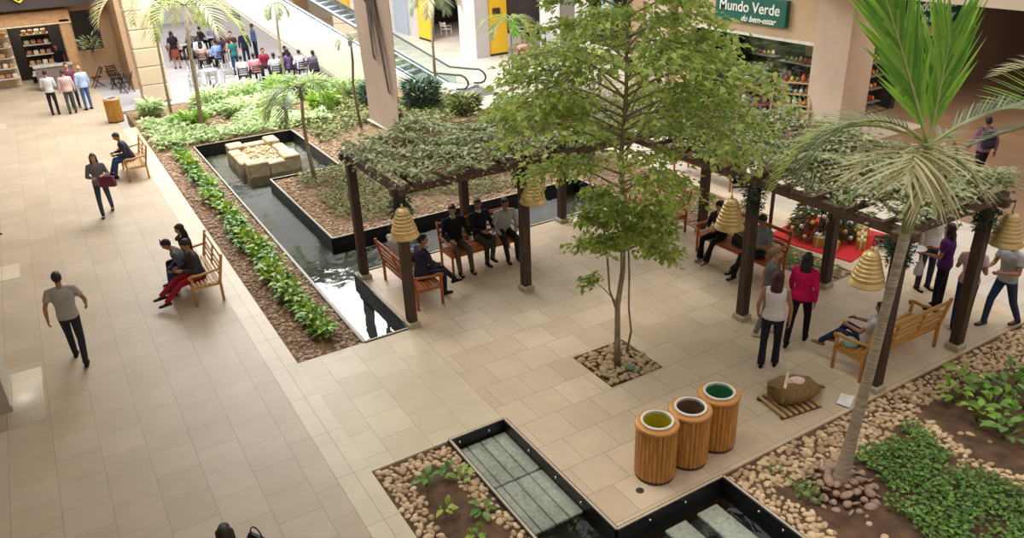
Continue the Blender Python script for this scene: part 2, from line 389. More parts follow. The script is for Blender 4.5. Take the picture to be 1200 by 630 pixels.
    if style == 'long':
        rs = []
        for z, y, w, d in ((.06, -.04, .08, .06), (-.03, -.055, .092, .06), (-.11, -.065, .1, .055), (-.2, -.08, .1, .045), (-.27, -.085, .07, .03)):
            c0 = hc + F @ V((0, y * .6, z if z > -.05 else -.03)) * s + (L * (z + .03) + Fw * (y * .4)) * s * (1 if z < -.05 else 0)
            rs.append([c0 + F @ V((w * math.cos(a), d * math.sin(a), 0)) * s for a in (2 * PI * j / 12 for j in range(12))])
        g.rings(rs)
        for sg in (-1, 1): g.limb(hc + F @ V((sg * .07, .01, .03)) * s, hc + F @ V((sg * .08, .02, -.13)) * s, .026 * s, .02 * s)
    if style == 'pony': g.ell(hc + F @ V((0, -.12, .03)) * s, (.03 * s, .035 * s, .035 * s), F); g.limb(hc + F @ V((0, -.13, .02)) * s, hc + F @ V((0, -.13, -.15)) * s, .028 * s, .012 * s)
    if style == 'bun': g.ell(hc + F @ V((0, -.1, .07)) * s, (.04 * s, .04 * s, .04 * s), F)
    bake(g, 'hair', hm, root, max(.009, vox * .7), 1)
    if detail:
        dk = mat('dark_eye', (28, 20, 18), .3); lp = mat('lips', (150, 85, 78), .5)
        for sg in (-1, 1):
            MB().ell(hc + F @ V((sg * .03, .083, .008)) * s, (.011 * s, .006 * s, .006 * s), F, 8, 6).build('eye', dk, root)
            if hair != (0, 0, 0): MB().ell(hc + F @ V((sg * .03, .084, .028)) * s, (.018 * s, .006 * s, .004 * s), F, 8, 6).build('eyebrow', hm, root)
        MB().ell(hc + F @ V((0, .088, -.055)) * s, (.02 * s, .006 * s, .005 * s), F, 8, 6).build('mouth', lp, root)
    info = dict(wr=wr, hc=hc, nk=nk, L=L, X=X, Fw=Fw, Pv=Pv, kn=kn, an=an, so=so, el=el)
    Mw = Matrix.Translation(V(loc)) @ Matrix.Rotation(rz, 4, 'Z')
    info['w'] = lambda p: Mw @ V(p)
    return info
D = math.radians
# ------------------------------------------------------------------ light
w = bpy.data.worlds.new('sky'); S.world = w; w.use_nodes = True
wn = w.node_tree.nodes; wl = w.node_tree.links; bg = wn['Background']
wtc = wn.new('ShaderNodeTexCoord'); wsep = wn.new('ShaderNodeSeparateXYZ'); wl.new(wtc.outputs['Generated'], wsep.inputs[0])
wr_ = wn.new('ShaderNodeMapRange'); wr_.inputs[1].default_value = -.1; wr_.inputs[2].default_value = .9; wl.new(wsep.outputs[2], wr_.inputs[0])
wmx = wn.new('ShaderNodeMix'); wmx.data_type = 'RGBA'; wmx.inputs[6].default_value = (.62, .56, .50, 1); wmx.inputs[7].default_value = (1, .98, .95, 1)
wl.new(wr_.outputs[0], wmx.inputs[0]); wl.new(wmx.outputs[2], bg.inputs[0]); bg.inputs[1].default_value = 1.15
def area(name, loc, size, energy, col=(1, 1, 1), target=None, sizey=None):
    l = bpy.data.lights.new(name, 'AREA'); l.energy = energy; l.size = size; l.color = col
    if sizey: l.shape = 'RECTANGLE'; l.size_y = sizey
    o = bpy.data.objects.new(name, l); COL.objects.link(o); o.location = loc
    if target: o.rotation_euler = (V(target) - V(loc)).to_track_quat('-Z', 'Y').to_euler()
    return o
area('skylight_over_north_garden', (7, 32.5, 11), 10, 4300, (.97, .99, 1), sizey=12)
sl = bpy.data.lights.new('sun', 'SUN'); sl.energy = 1.3; sl.angle = D(25); sl.color = (1, .96, .88)
so_ = bpy.data.objects.new('sun', sl); COL.objects.link(so_); so_.rotation_euler = V((.25, -.35, -1)).to_track_quat('-Z', 'Y').to_euler()

for i, (x, y, z, sz, e) in enumerate(((26, 6, 4.4, 5, 260), (24, 13.5, 4.4, 4, 160), (23, 19.5, 3.3, 2.5, 90), (26.5, 19, 3.3, 2, 60), (23, 28, 3.3, 3, 120), (21.8, 39, 3.5, 3, 110), (.3, 43.3, 3.4, 1.5, 60))):
    area('interior_fill', (x, y, z), sz, e, (1, .9, .78))  # added fill lights, no visible fittings, to brighten the hall and interiors
# ------------------------------------------------------------------ ground
T_COR = tile_mat('stone_tiles_corridor', (196, 177, 152), (187, 167, 141), (172, 153, 129), .62, .6, PI / 2)
T_PLZ = tile_mat('stone_tiles_plaza', (214, 194, 167), (200, 178, 150), (176, 155, 130), .62, .6)
T_LGT = tile_mat('stone_tiles_light', (212, 196, 168), (202, 184, 155), (186, 168, 141), .62, .6, PI / 2)
T_STR = tile_mat('stone_strip', (218, 202, 176), (211, 194, 167), (184, 166, 140), 1.1, .6, PI / 2, off=0)
T_GRY = tile_mat('stone_tiles_grey', (178, 172, 174), (170, 164, 166), (148, 142, 142), .9, .9)
T_BRN = tile_mat('stone_tiles_shaded_brown', (150, 122, 98), (140, 113, 90), (118, 94, 75), .9, .9)  # brown tone also holds the shade under the upper slab
def cells(rect, holes):
    x0, x1, y0, y1 = rect; xs = sorted({x0, x1} | {v for h in holes for v in h[:2] if x0 < v < x1}); ys = sorted({y0, y1} | {v for h in holes for v in h[2:] if y0 < v < y1})
    return [(a, b, c, d) for a, b in zip(xs, xs[1:]) for c, d in zip(ys, ys[1:]) if not any(h[0] <= (a + b) / 2 <= h[1] and h[2] <= (c + d) / 2 <= h[3] for h in holes)]
def slab(name, rects, m, top=0.0, th=.12):
    b = MB()
    for a, c, d, e in rects: b.box(((a + c) / 2, (d + e) / 2, top - th / 2), (c - a, e - d, th))
    return struct(name, b, m)
SQ = (6.68, 7.76, 8.43, 9.54)
slab('floor', [(-9, 2.15, -1, 62)], T_COR)
slab('floor', cells((4.8, 12.3, 5.93, 14.95), [SQ]) + [(12.3, 14.3, 5.93, 8.9), (13.3, 14.3, 8.9, 12.1)], T_PLZ)
slab('floor', [(2.62, 4.8, 8.69, 12.1)], T_LGT)
slab('trim_1', [(2.15, 2.62, -1, 31.5)], T_STR, .006)
slab('trim_2', [(14.3, 14.8, 8.9, 25)], T_STR, .006)
slab('floor', [(14.8, 17.5, -2, 25), (14.3, 14.8, -2, 8.9), (17.5, 24, 14.5, 25), (13.9, 24, 25, 60)], T_GRY if False else tile_mat('stone_tiles_east', (206, 196, 184), (196, 186, 172), (168, 154, 138), .9, .9))
slab('floor', [(17.5, 40, -6, 14.5), (24, 40, 14.5, 25)], T_BRN)
slab('floor', [(2.15, 13.9, 34.5, 62)], T_GRY)
slab('trim_3', [(4.8, 4.95, 8.69, 12.1)], T_PLZ, .004)
# soil beds: every planted rectangle, with the pools cut out
SOIL = mat('planting_soil', (112, 84, 62), .95, scale=5, bump=.6, col2=(72, 52, 38))
LITTER = mat('leaf_litter_soil', (150, 122, 90), .95, scale=7, bump=.8, col2=(96, 76, 52))
BLACK = mat('black_pool_lining', (30, 30, 33), .35, var=.2, scale=3)
POOLS = [(3.86, 4.78, 12.1, 27.4), (4.78, 12.15, 14.95, 17.08), (4.78, 5.03, 17.08, 27.4), (5.03, 7.16, 22.4, 27.4)]
slab('ground', cells((2.62, 14.3, 12.1, 34.5), POOLS + [(4.78, 12.3, 12.0, 14.95), (13.9, 14.3, 25, 34.6)]), LITTER, -.04, .5)
slab('ground', [(12.3, 13.3, 8.9, 12.1)], LITTER, -.03)
slab('ground', [(2.62, 3.86, 2, 8.69), (6.62, 15, 1, 5.93), (SQ[0], SQ[1], SQ[2], SQ[3])], SOIL, -.04, .3)
# pools
def pool(rects, floor_z, wl_, idx, edges):
    b = MB()
    for a, c, d, e in rects: b.box(((a + c) / 2, (d + e) / 2, floor_z - .05), (c - a, e - d, .1))
    struct('pool_bottom', b, mat('pool_floor', (92, 94, 90), .6, scale=2, col2=(66, 68, 66)))
    b = MB()
    for a, c, d, e in rects: b.add([(a, d, wl_), (c, d, wl_), (c, e, wl_), (a, e, wl_)], [(0, 1, 2, 3)])
    tag(b.build('water', WATER, smooth=False), kind='structure')
    b = MB()
    for (x0, y0, x1, y1) in edges:
        b.bar((x0, y0, (floor_z + .012) / 2), (x1, y1, (floor_z + .012) / 2), .07, .012 - floor_z + .0)
    struct('pool_wall', b, BLACK)
    b = MB()
    for (x0, y0, x1, y1) in edges: b.bar((x0, y0, .012), (x1, y1, .012), .035, .02)
    return b
COPE = mat('pale_stone_coping', (206, 190, 164), .6)
e1 = [(3.86, 12.1, 3.86, 27.4), (3.86, 27.4, 7.16, 27.4), (7.16, 27.4, 7.16, 22.4), (7.16, 22.4, 5.03, 22.4), (5.03, 22.4, 5.03, 17.08), (5.03, 17.08, 12.15, 17.08), (12.15, 17.08, 12.15, 14.95), (12.15, 14.95, 4.78, 14.95), (4.78, 14.95, 4.78, 12.1), (4.78, 12.1, 3.86, 12.1)]
b = pool(POOLS, -.5, -.2, 1, e1); struct('trim_4', b, COPE)
P2 = [(3.86, 4.8, 0, 8.69), (4.8, 6.62, 0, 5.9)]
e2 = [(3.86, 0, 3.86, 8.69), (3.86, 8.69, 4.8, 8.69), (4.8, 8.69, 4.8, 5.9), (4.8, 5.9, 6.62, 5.9), (6.62, 5.9, 6.62, 0)]
b = pool(P2, -.5, -.15, 2, e2); struct('trim_5', b, COPE)
# slab covers lying just under the water of the near pool
g_ = mat('grey_concrete_slab', (212, 208, 198), .8, scale=20, col2=(176, 172, 164))
for j, (ya, yb) in enumerate(((7.62, 8.62), (6.56, 7.58))):
    for i in range(4):
        b = MB().box((3.99 + i * .222, (ya + yb) / 2, -.2), (.205, yb - ya, .05), bev=.008)
        tag(b.build('drain_cover', g_), 'grey concrete cover under the pool water, %s from the planter, %s row' % (['first', 'second', 'third', 'fourth'][i], ['upper', 'lower'][j]), 'drain cover', 'grey covers in the shallow end of the pool')
for i in range(2):
    tag(MB().box((5.6 + .55 * i, 4.6, -.2), (.35, 2.2, .05), bev=.01).build('drain_cover', g_), 'long dark slab under the water below the bins, %s' % ['near the corner', 'beside the stone bed'][i], 'drain cover', 'slabs under the corner pool')
lm = mat('pool_light_metal', (225, 225, 220), .2, 1)
for i, p in enumerate([(4.0, 8.64), (4.5, 8.64), (4.75, 7.9), (4.75, 7.2), (4.75, 6.6), (5.3, 5.85), (5.9, 5.85), (6.57, 5.2), (6.57, 4.8)]):
    tag(MB().ell((p[0], p[1], -.06), (.022, .022, .022), n=8, m=6).build('pool_light', lm), 'tiny round metal light fixed to the black pool wall', 'light', 'small lights along the black pool wall')
# floor drain
t = thing('floor_drain', 'small round dark floor drain by the slatted bins', 'drain', (5.50, 6.30, 0))
MB().lathe([(.055, .001), (.055, .006), (.04, .008)], n=20).build('grate_disc', mat('drain_dark', (60, 55, 50), .5), t)
# light paving inset and square base at the west edge
b = MB().box((-1.75, 13.7, .002), (1.0, 1.85, .01)); b.build('x', T_STR).name = 'trim_6'
bpy.data.objects['trim_6']['kind'] = 'structure'
b = MB().box((-2.22, 13.85, 6), (1.0, 1.05, 12)); b.box((-2.22, 13.85, .06), (1.04, 1.09, .12)); struct('wall_column_west', b, mat('beige_render', (190, 178, 162), .8, var=.04))
for i, (x, y) in enumerate(((-1.95, 35.0), (-1.9, 19.6))): b = MB().box((x, y, .002), (.9, .9, .01)); struct('trim_%d' % (7 + i), b, T_STR)

# ------------------------------------------------------------------ pebbles
PEB = mat('river_pebble', (226, 200, 162), .6, island=True, scale=6, col2=(168, 136, 100))
PEBP = mat('brown_pebble', (206, 174, 144), .7, island=True, scale=6, col2=(136, 106, 90))
PEBD = mat('dark_river_pebble', (188, 164, 126), .5, island=True, scale=6, col2=(96, 74, 48))
BEDL = iter(['brown pebbles in the long planter beside the channel', 'tan pebbles edging the small soil planter by the covered pool', 'tan river pebbles edging the palm bed and winding through it', 'brown pebbles in the bed behind the empty orange bench', 'pale pebbles in the narrow bed behind the seated couple', 'brown pebbles edging the bed that juts into the pool', 'brown pebbles along the upper pool edge by the slim palm', 'pale pebbles at the corner behind the upper pool', 'small dark pebbles filling between the stones of the tree bed'])
def bed(name, pts, size, m, **k): return tag(pebbles(name, pts, size, m, **k), next(BEDL), 'pebbles', kind='stuff')
o = bed('pebbles', jitter_grid(2.66, 3.83, 12.14, 27.3, .088, lambda x, y: abs(x - 3.28 - .04 * math.sin(y * 2)) > .14 or rnd.random() < .12), .055, PEBP, z0=-.05)
bed('pebbles', jitter_grid(2.66, 3.83, 5.5, 8.66, .078, lambda x, y: not (2.98 + .05 * math.sin(y * 5) < x < 3.58 + .05 * math.sin(y * 4) and y < 8.28)), .052, PEB, z0=-.05, hi=True)
def cov_line(x): return 5.28 - .02 * (x - 7)
def south(x, y):
    if y > 5.3 + .1 * math.sin(x * 1.3): return True
    if x < 7.0 + .08 * math.sin(y * 3): return True
    # winding pebble band between the green cover and the brown bed
    if abs(x - (9.85 - .05 * (5.3 - y) + .1 * math.sin(y * 4))) < .13 and y < 5.4: return True
    if x > 12.3 and y > 4.9 and rnd.random() < .8: return True
    return rnd.random() < .035
bed('pebbles', jitter_grid(6.66, 14.5, 2.6, 5.9, .086, south), .054, PEB, z0=-.05, hi=True)
bed('pebbles', jitter_grid(12.35, 14.25, 12.2, 16.9, .12, lambda x, y: rnd.random() < .6), .06, PEBP, z0=-.05)
bed('pebbles', jitter_grid(12.35, 13.25, 8.95, 12.0, .1, lambda x, y: x > 12.9 or y < 9.4 or rnd.random() < .4), .06, PEB, z0=-.05)
bed('pebbles', jitter_grid(5.1, 12.1, 17.14, 22.3, .1, lambda x, y: x < 5.55 + .1 * math.sin(y * 3) or y < 17.6 + .1 * math.sin(x * 3) or rnd.random() < .12), .055, PEBP, z0=-.05)
bed('pebbles', jitter_grid(7.25, 8.2, 22, 27.3, .13, lambda x, y: rnd.random() < .8), .06, PEBP, z0=-.05)
bed('pebbles', jitter_grid(2.7, 6, 27.6, 31, .16, lambda x, y: rnd.random() < .5), .07, PEBP, z0=-.05)
# tree square: each stone is its own thing (they are large and few)
sqp = jitter_grid(SQ[0] + .05, SQ[1] - .05, SQ[2] + .05, SQ[3] - .05, .098, lambda x, y: (x - 7.2) ** 2 + (y - 9.0) ** 2 > .008)
bed('pebbles', jitter_grid(SQ[0] + .04, SQ[1] - .04, SQ[2] + .04, SQ[3] - .04, .08), .045, PEBD, z0=-.07)
st_ = [pebbles('stone', [(0, 0, 0)], .062, PEBD, hi=True) for _ in range(6)]
for k, p in enumerate(sqp):
    o = st_[k] if k < 6 else st_[k % 6].copy()
    if k >= 6: COL.objects.link(o)
    o.location = (p[0], p[1], -.025); o.rotation_euler = (0, 0, rnd.uniform(0, 6)); tag(o, 'rounded brown stone in the square bed around the young tree', 'stone', 'stones in the square tree bed')
st_ = [pebbles('stone', [(0, 0, 0)], .075, mat('mound_stone', (190, 160, 138), .7, scale=9, col2=(140, 112, 92)), hi=True) for _ in range(6)]
k = 0
for ring, n_, zz in ((.16, 7, .13), (.27, 12, .08), (.38, 17, .03), (.48, 20, -.02)):
    for j in range(n_):
        a = 2 * PI * (j + rnd.uniform(-.2, .2)) / n_; o = st_[k] if k < 6 else st_[k % 6].copy()
        if k >= 6: COL.objects.link(o)
        k += 1
        o.location = (7.77 + ring * math.cos(a), 4.93 + ring * math.sin(a), zz - .03); o.rotation_euler = (rnd.uniform(-.3, .3), rnd.uniform(-.3, .3), rnd.uniform(0, 6))
        tag(o, 'pinkish brown stone heaped around the foot of the tall palm', 'stone', 'stones heaped around the palm foot')
MB().lathe([(.3, -.05), (.24, .05), (.12, .1), (.05, .11)], (7.77, 4.93, 0), 14).build('x', SOIL).name = 'soil_mound'
tag(bpy.data.objects['soil_mound'], 'brown soil heaped round the foot of the tall palm', 'soil', kind='stuff')
cap = thing('valve_cover', 'small green round cap among the stones of the tree bed', 'cover', (7.25, 8.68, .02))
MB().lathe([(.075, -.03), (.085, .03), (.07, .045), (.02, .05)], n=18).build('cap', mat('green_cap', (92, 128, 100), .5), cap)
# ------------------------------------------------------------------ pergola
WOOD_D = mat('dark_stained_timber', (84, 62, 50), .6, scale=12, col2=(52, 38, 32), stretch=(1, 1, .15))
WOOD_B = mat('weathered_beam', (104, 80, 64), .7, scale=14, col2=(62, 46, 38))
FOOT = mat('concrete_foot', (196, 184, 164), .8)
posts = [(4.87, 14.62), (4.85, 12.16), (7.4, 12.19), (7.4, 14.72), (10.03, 14.75), (10.03, 8.87), (10.05, 6.08), (12.28, 12.3), (12.3, 8.87), (12.21, 6.10)]
plab = ['dark pergola post at the water corner behind the two men on the bench', 'dark pergola post with a gold bell standing at the foot of the channel', 'dark pergola post with a gold bell in front of the white shirted man', 'dark pergola post behind the three seated men',
        'dark pergola post at the pool end behind the young tree', 'dark pergola post between the seated couple and the walking women', 'dark pergola post rising behind the tall palm trunk', 'rough dark post between the two orange benches', 'dark pergola post behind the woman in the pink top', 'dark pergola post at the corner of the bench with the reclining girl']
PG = thing('pergola_roof', 'L-shaped timber pergola roof frame carrying a thick green creeper', 'pergola', (7.4, 13.4, 2.6))
def off(o, loc):  # child built in world coordinates
    o.location = tuple(-v for v in loc); return o
for i, (x, y) in enumerate(posts):
    p = thing('pergola_post', plab[i], 'post', (x, y, 0), 0, 'pergola posts')
    MB().box((0, 0, 1.36), (.17, .17, 2.5), bev=.008).build('shaft', WOOD_D, p, smooth=False)
    MB().box((0, 0, .05), (.25, .25, .11), bev=.01).build('foot_block', FOOT, p, smooth=False)
bz = 2.68
beams = [((4.7, 12.17), (12.5, 12.17)), ((4.7, 14.7), (12.5, 14.7)), ((10.04, 5.85), (10.04, 14.9)), ((12.28, 5.85), (12.28, 14.9)), ((9.8, 6.08), (12.6, 6.08)), ((4.86, 12.0), (4.86, 14.9)), ((7.4, 12.0), (7.4, 14.9)), ((10.04, 8.87), (12.4, 8.87))]
for k, (a, c) in enumerate(beams):
    b = MB().bar((*a, bz + .001 * k), (*c, bz + .001 * k), .12, .15, bev=.01)
    off(b.build('beam', WOOD_B, PG, smooth=False), (7.4, 13.4, 2.6))
for k in range(13): off(MB().bar((5.1 + k * .6, 11.95, 2.8), (5.1 + k * .6, 14.95, 2.8), .05, .09).build('rafter', WOOD_B, PG, smooth=False), (7.4, 13.4, 2.6))
for k in range(10): off(MB().bar((9.8, 6.3 + k * .62, 2.8), (12.55, 6.3 + k * .62, 2.8), .05, .09).build('rafter', WOOD_B, PG, smooth=False), (7.4, 13.4, 2.6))
LEAF_C = mat('creeper_leaf', (200, 204, 162), .6, island=True, scale=1.1, col2=(132, 144, 98), trans=.2, spec=.25)
LEAF_CG = mat('creeper_leaf_fresh', (122, 148, 72), .6, island=True, scale=1.1, col2=(62, 86, 38), trans=.2, spec=.25)
def canopy_pts(n, x0, x1, y0, y1):
    out = []
    while len(out) < n:
        x = rnd.uniform(x0, x1); y = rnd.uniform(y0, y1)
        e = min(x - x0, x1 - x, y - y0, y1 - y)
        if e < .3 and rnd.random() > .3 + e * 2: continue
        lump = .12 * math.sin(x * 3.1 + 1.3 * math.sin(y * 2.3)) + .1 * math.sin(y * 4.1 + x * 1.7) + .05 * math.sin(x * 9 + y * 7)
        if lump < -.18 and rnd.random() < .4: continue
        out.append((x, y, 2.88 + lump + rnd.uniform(-.12, .1) * (1 if e > .15 else 2)))
    return out
cp = canopy_pts(21000, 4.75, 12.8, 12.05, 15.0) + canopy_pts(17000, 10.0, 12.9, 5.95, 12.1)
tag(leaf_cloud('creeper', cp, LEAF_C, .12, .062, flat=.5), 'thick grey green creeper spread over the top of the pergola', 'creeper', kind='stuff')
b = MB()
for k in range(170):
    if k % 2: x0, x1, y0, y1 = 4.8, 12.7, 12.1, 14.9
    else: x0, x1, y0, y1 = 10.0, 12.8, 6.1, 12
    x, y = rnd.uniform(x0, x1), rnd.uniform(y0, y1); a = rnd.uniform(0, 6.28); pts = []
    for j in range(7):
        pts.append((min(max(x, x0), x1), min(max(y, y0), y1), 2.95 + .1 * math.sin(x * 3.1 + 1.3 * math.sin(y * 2.3)) + rnd.uniform(-.04, .05))); x += math.cos(a) * .22; y += math.sin(a) * .22; a += rnd.uniform(-.6, .6)
    b.tube(pts, .011, 5)
tag(b.build('creeper_stems', mat('dry_stem', (150, 128, 98), .8)), 'dry brown stems tangled over the pergola creeper', 'creeper stems', kind='stuff')
GARL = mat('dark_garland', (52, 92, 62), .6, island=True, col2=(22, 48, 36))
def garland(x, y, k):
    n = 420; a = rng.uniform(0, 2 * PI, n); z = rng.uniform(2.18, 2.56, n); r = rng.uniform(.09, .2, n)
    o = leaf_cloud('garland', np.stack([r * np.cos(a), r * np.sin(a), z - 2.37], 1), GARL, .08, .025, flat=1)
    o.location = (x, y, 2.37)
    tag(o, 'dark pine garland round the post top ' + k, 'garland', 'garlands on the post tops')
gk = ['by the channel', 'by the three seated men', 'by the seated couple', 'behind the palm trunk', 'by the man in the grey shirt']
for (x, y), k in zip([posts[1], posts[2], posts[5], posts[6], posts[9]], gk): garland(x, y, k)
GOLD = mat('gold_paint', (226, 194, 132), .36, .35, var=.12, scale=3)
def make_bell():
    t = thing('bell', 'x', 'bell', (0, 0, 0), 0, 'gold bells hung from the pergola posts')
    prof = [(.245, 0), (.262, .02), (.25, .05), (.225, .09)]
    r = .222; z = .10
    for k in range(6):
        prof += [(r + .008, z), (r + .006, z + .045), (r - .008, z + .055), (r - .01, z + .062)]; r -= .02; z += .062
    prof += [(.115, .48), (.09, .515), (.05, .535)]
    MB().lathe(prof, n=32).build('bell_body', GOLD, t, angle=D(40))
    MB().tube([(0, 0, .53), (0, 0, .6)], .02, 8).build('crown_knob', GOLD, t)
    MB().ell((0, 0, -.03), (.035, .035, .04)).build('clapper', GOLD, t)
    MB().tube([(0, 0, .58), (0, 0, .76)], .006, 6).build('hook', mat('dark_iron', (40, 38, 36), .5, .6), t)
    return t
BL = make_bell()
bl = [(4.79, 11.93, 'hanging at the foot of the channel beside the water'), (7.50, 12.0, 'hanging beside the three seated men'), (9.56, 8.93, 'hanging beside the seated couple'), (9.66, 6.27, 'hanging lowest, just beside the palm trunk'), (12.55, 5.89, 'hanging over the man in the grey shirt')]
for i, (x, y, k) in enumerate(bl):
    o = BL if i == 0 else dup(BL); z = 1.92 if i != 3 else 1.9
    o.location = (x, y, z); o['label'] = 'ridged gold bell ' + k
    px, py = [posts[1], posts[2], posts[5], posts[6], posts[9]][i]
    b = MB().tube([(px, py, 2.6), (x, y, 2.66)], .02, 6); c = b.build('bell_bracket', WOOD_D); tag(c, 'thin arm above the bell ' + k, 'bracket', 'arms that hold the gold bells')
# slim pole behind the couple
t = thing('slim_pole', 'slim brown pole standing behind the man in the blue grey shirt', 'pole', (12.45, 10.5, 0))
MB().tube([(0, 0, 0), (0, 0, 2.75)], .04, 10).build('shaft', mat('brown_pole', (120, 92, 76), .6), t)

# ------------------------------------------------------------------ benches
def bench(label, loc, rz, L, col, group, arms=True, depth=.6):
    m = mat('bench_wood_%d_%d_%d' % col, col, .45, scale=10, var=.14, stretch=(.4, 3, 3), spec=.5)
    t = thing('garden_bench', label, 'bench', loc, rz, group); h = L / 2
    s = MB()
    for i in range(7): s.box((0, -.2 + i * .078, .43), (L - .04, .06, .022), bev=.005)
    s.box((0, .285, .395), (L - .1, .03, .06)); s.box((0, -.24, .395), (L - .1, .03, .06))
    s.build('seat', m, t, smooth=False)
    k = MB()   # back: rails leaning backwards, with short stiles
    def bp(x, z): return (x, -.25 - (z - .43) * .22, z)
    for z, w in ((.92, .075), (.76, .05), (.66, .05), (.54, .06)): k.bar(bp(-h + .03, z), bp(h - .03, z), .026, w, bev=.005)
    n = 3 if L > 1.8 else 2
    for i in range(1, n): x = -h + L * i / n; k.bar(bp(x, .5), bp(x, .95), .05, .03)
    k.build('backrest', m, t, smooth=False)
    for sx in (-1, 1):
        x = sx * (h - .03)
        MB().tube([(x, -.25, 0), (x, -.25, .43), bp(x, .7), bp(x, .98)], .032, 6).build('leg', m, t)
        MB().tube([(x, .28, 0), (x, .28, .42), (x, .27, .6)], .03, 6).build('leg', m, t)
        a = MB().tube([bp(x, .69), (x, -.12, .67), (x, .1, .645), (x, .24, .655), (x, .315, .63), (x, .31, .58)], [.026, .028, .03, .034, .032, .024], 8); a.build('armrest', m, t)
        MB().box((x, 0, .38), (.03, .5, .05)).build('side_rail', m, t, smooth=False)
    return t
GB = 'wooden garden benches around the plaza'
TEAK = (214, 162, 92); ORG = (190, 104, 46); PALE = (208, 158, 98)
bench('pale wooden bench with a man bent over his phone by the long planter', (1.83, 25.55, 0), D(90), 1.5, PALE, GB)
bench('honey wooden bench with three people crowded on it by the long planter', (1.86, 16.15, 0), D(90), 1.6, TEAK, GB)
bench('orange wooden bench at the water corner where two men sit', (5.45, 13.45, 0), D(-90), 1.7, ORG, GB)
bench('orange wooden bench under the pergola where three men sit', (7.35, 13.95, 0), D(180), 1.75, ORG, GB)
bench('empty orange wooden bench beside the rough dark post', (11.72, 13.3, 0), D(90), 1.6, (186, 98, 44), GB)
bench('orange wooden bench with a woman, a black bag and a man', (11.72, 10.6, 0), D(90), 2.0, ORG, GB)
bench('long honey wooden bench seen from behind with a girl lounging at one end', (11.0, 6.58, 0), 0, 2.0, (206, 150, 74), GB)
bench('wooden bench across the planter facing the east walk', (14.95, 14.9, 0), D(-90), 2.2, (190, 120, 70), GB)
# ------------------------------------------------------------------ slatted bins
BW = mat('bin_timber', (212, 154, 76), .38, scale=9, col2=(166, 108, 46), stretch=(3, 3, .3))
BR = mat('bin_rim_timber', (206, 148, 78), .35, scale=6, col2=(176, 116, 56))
def bin_(label, loc, ic, group, s=1.0, lid=False):
    t = thing('litter_bin', label, 'bin', loc, rnd.uniform(0, 1), group)
    b = MB()
    for k in range(30):
        a = 2 * PI * k / 30
        b.box((.272 * math.cos(a), .272 * math.sin(a), .43), (.022, .0535, .76), rz=a, bev=.006)
    b.build('slat_wall', BW, t, smooth=False)
    MB().lathe([(.262, .03), (.262, .8)], n=28, cap=False).build('liner', mat('bin_liner', (70, 48, 30), .7), t)
    MB().lathe([(.27, 0), (.275, .02), (.275, .05), (.2, .05)], n=28).build('base_ring', mat('bin_base', (82, 58, 40), .6), t)
    MB().lathe([(.2, .80), (.283, .80), (.3, .82), (.3, .845), (.285, .865), (.215, .872), (.2, .86)], n=36, cap=False).build('rim', BR, t)
    MB().lathe([(.205, .865), (.222, .868), (.225, .895), (.214, .902), (.192, .9), (.188, .885), (.188, .86)], n=36, cap=False).build('collar_ring', mat('white_metal_ring', (226, 224, 214), .35), t)
    im = mat('bin_inner_%d_%d_%d' % ic, ic, .4)
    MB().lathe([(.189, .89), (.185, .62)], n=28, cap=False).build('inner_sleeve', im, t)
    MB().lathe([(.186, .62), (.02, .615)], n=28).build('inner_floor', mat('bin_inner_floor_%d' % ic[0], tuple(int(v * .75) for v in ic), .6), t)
    t.scale = (s, s, s)
    return t
GBN = 'slatted timber bins on the plaza'
bin_('slatted timber bin with a yellow liner, standing by the floor drain', (5.90, 6.47, 0), (206, 190, 40), GBN)
bin_('slatted timber bin with a brown liner, middle of the row of three', (6.47, 6.45, 0), (128, 100, 78), GBN)
bin_('slatted timber bin with a green liner, at the tree end of the row', (7.05, 6.50, 0), (62, 140, 92), GBN)
t = bin_('orange timber bin standing alone by the beige pillar', (2.12, 32.9, 0), (150, 120, 90), None)
if 'group' in t: del t['group']
# ------------------------------------------------------------------ sack on a small pallet
SACK = mat('burlap', (150, 122, 80), .95, scale=60, bump=.5, col2=(104, 80, 48))
t = thing('wooden_pallet', 'small slatted wooden pallet lying on the plaza under a burlap sack', 'pallet', (8.66, 6.56, 0), D(-8))
for k in range(7): MB().box((-.33 + k * .11, 0, .05), (.055, .62, .02)).build('slat', mat('pallet_wood', (196, 164, 112), .7, scale=10), t, smooth=False)
for y in (-.27, .27): MB().box((0, y, .02), (.75, .05, .04)).build('runner', mat('pallet_runner', (96, 66, 42), .7), t, smooth=False)
t = thing('burlap_sack', 'open brown burlap sack slumped on the small wooden pallet', 'sack', (8.8, 6.6, .06), D(-10))
b = MB(); rs = []
for i, (x, rw, rh) in enumerate(((-.36, .2, .12), (-.3, .27, .15), (-.1, .3, .16), (.12, .27, .15), (.3, .2, .12), (.42, .1, .06), (.5, .03, .03), (.56, .05, .02))):
    rs.append([V((x + .02 * math.sin(j * 2.3 + i), (rw * math.cos(a)) * (1 + .06 * math.sin(3 * a + i)), max(0, rh * (1 + math.sin(a)) * (1 + .06 * math.sin(5 * a + i * 2))))) for j, a in enumerate(2 * PI * q / 20 for q in range(20))])
b.rings(rs); b.build('bag_body', SACK, t)
b = MB().tube([(-.34 + .03 * math.cos(3 * a), .19 * math.cos(a), .13 + .12 * math.sin(a)) for a in (2 * PI * q / 20 for q in range(21))], .028, 6); b.build('rolled_opening', SACK, t)
MB().ell((-.02, -.02, .28), (.17, .11, .07)).build('pink_stuffing', mat('pink_wrapping', (216, 150, 130), .6, scale=12, col2=(238, 220, 214)), t)
MB().bar((-.3, -.12, .3), (.02, .2, .33), .045, .012).build('wooden_slat', mat('pale_lath', (226, 206, 160), .6), t, smooth=False)
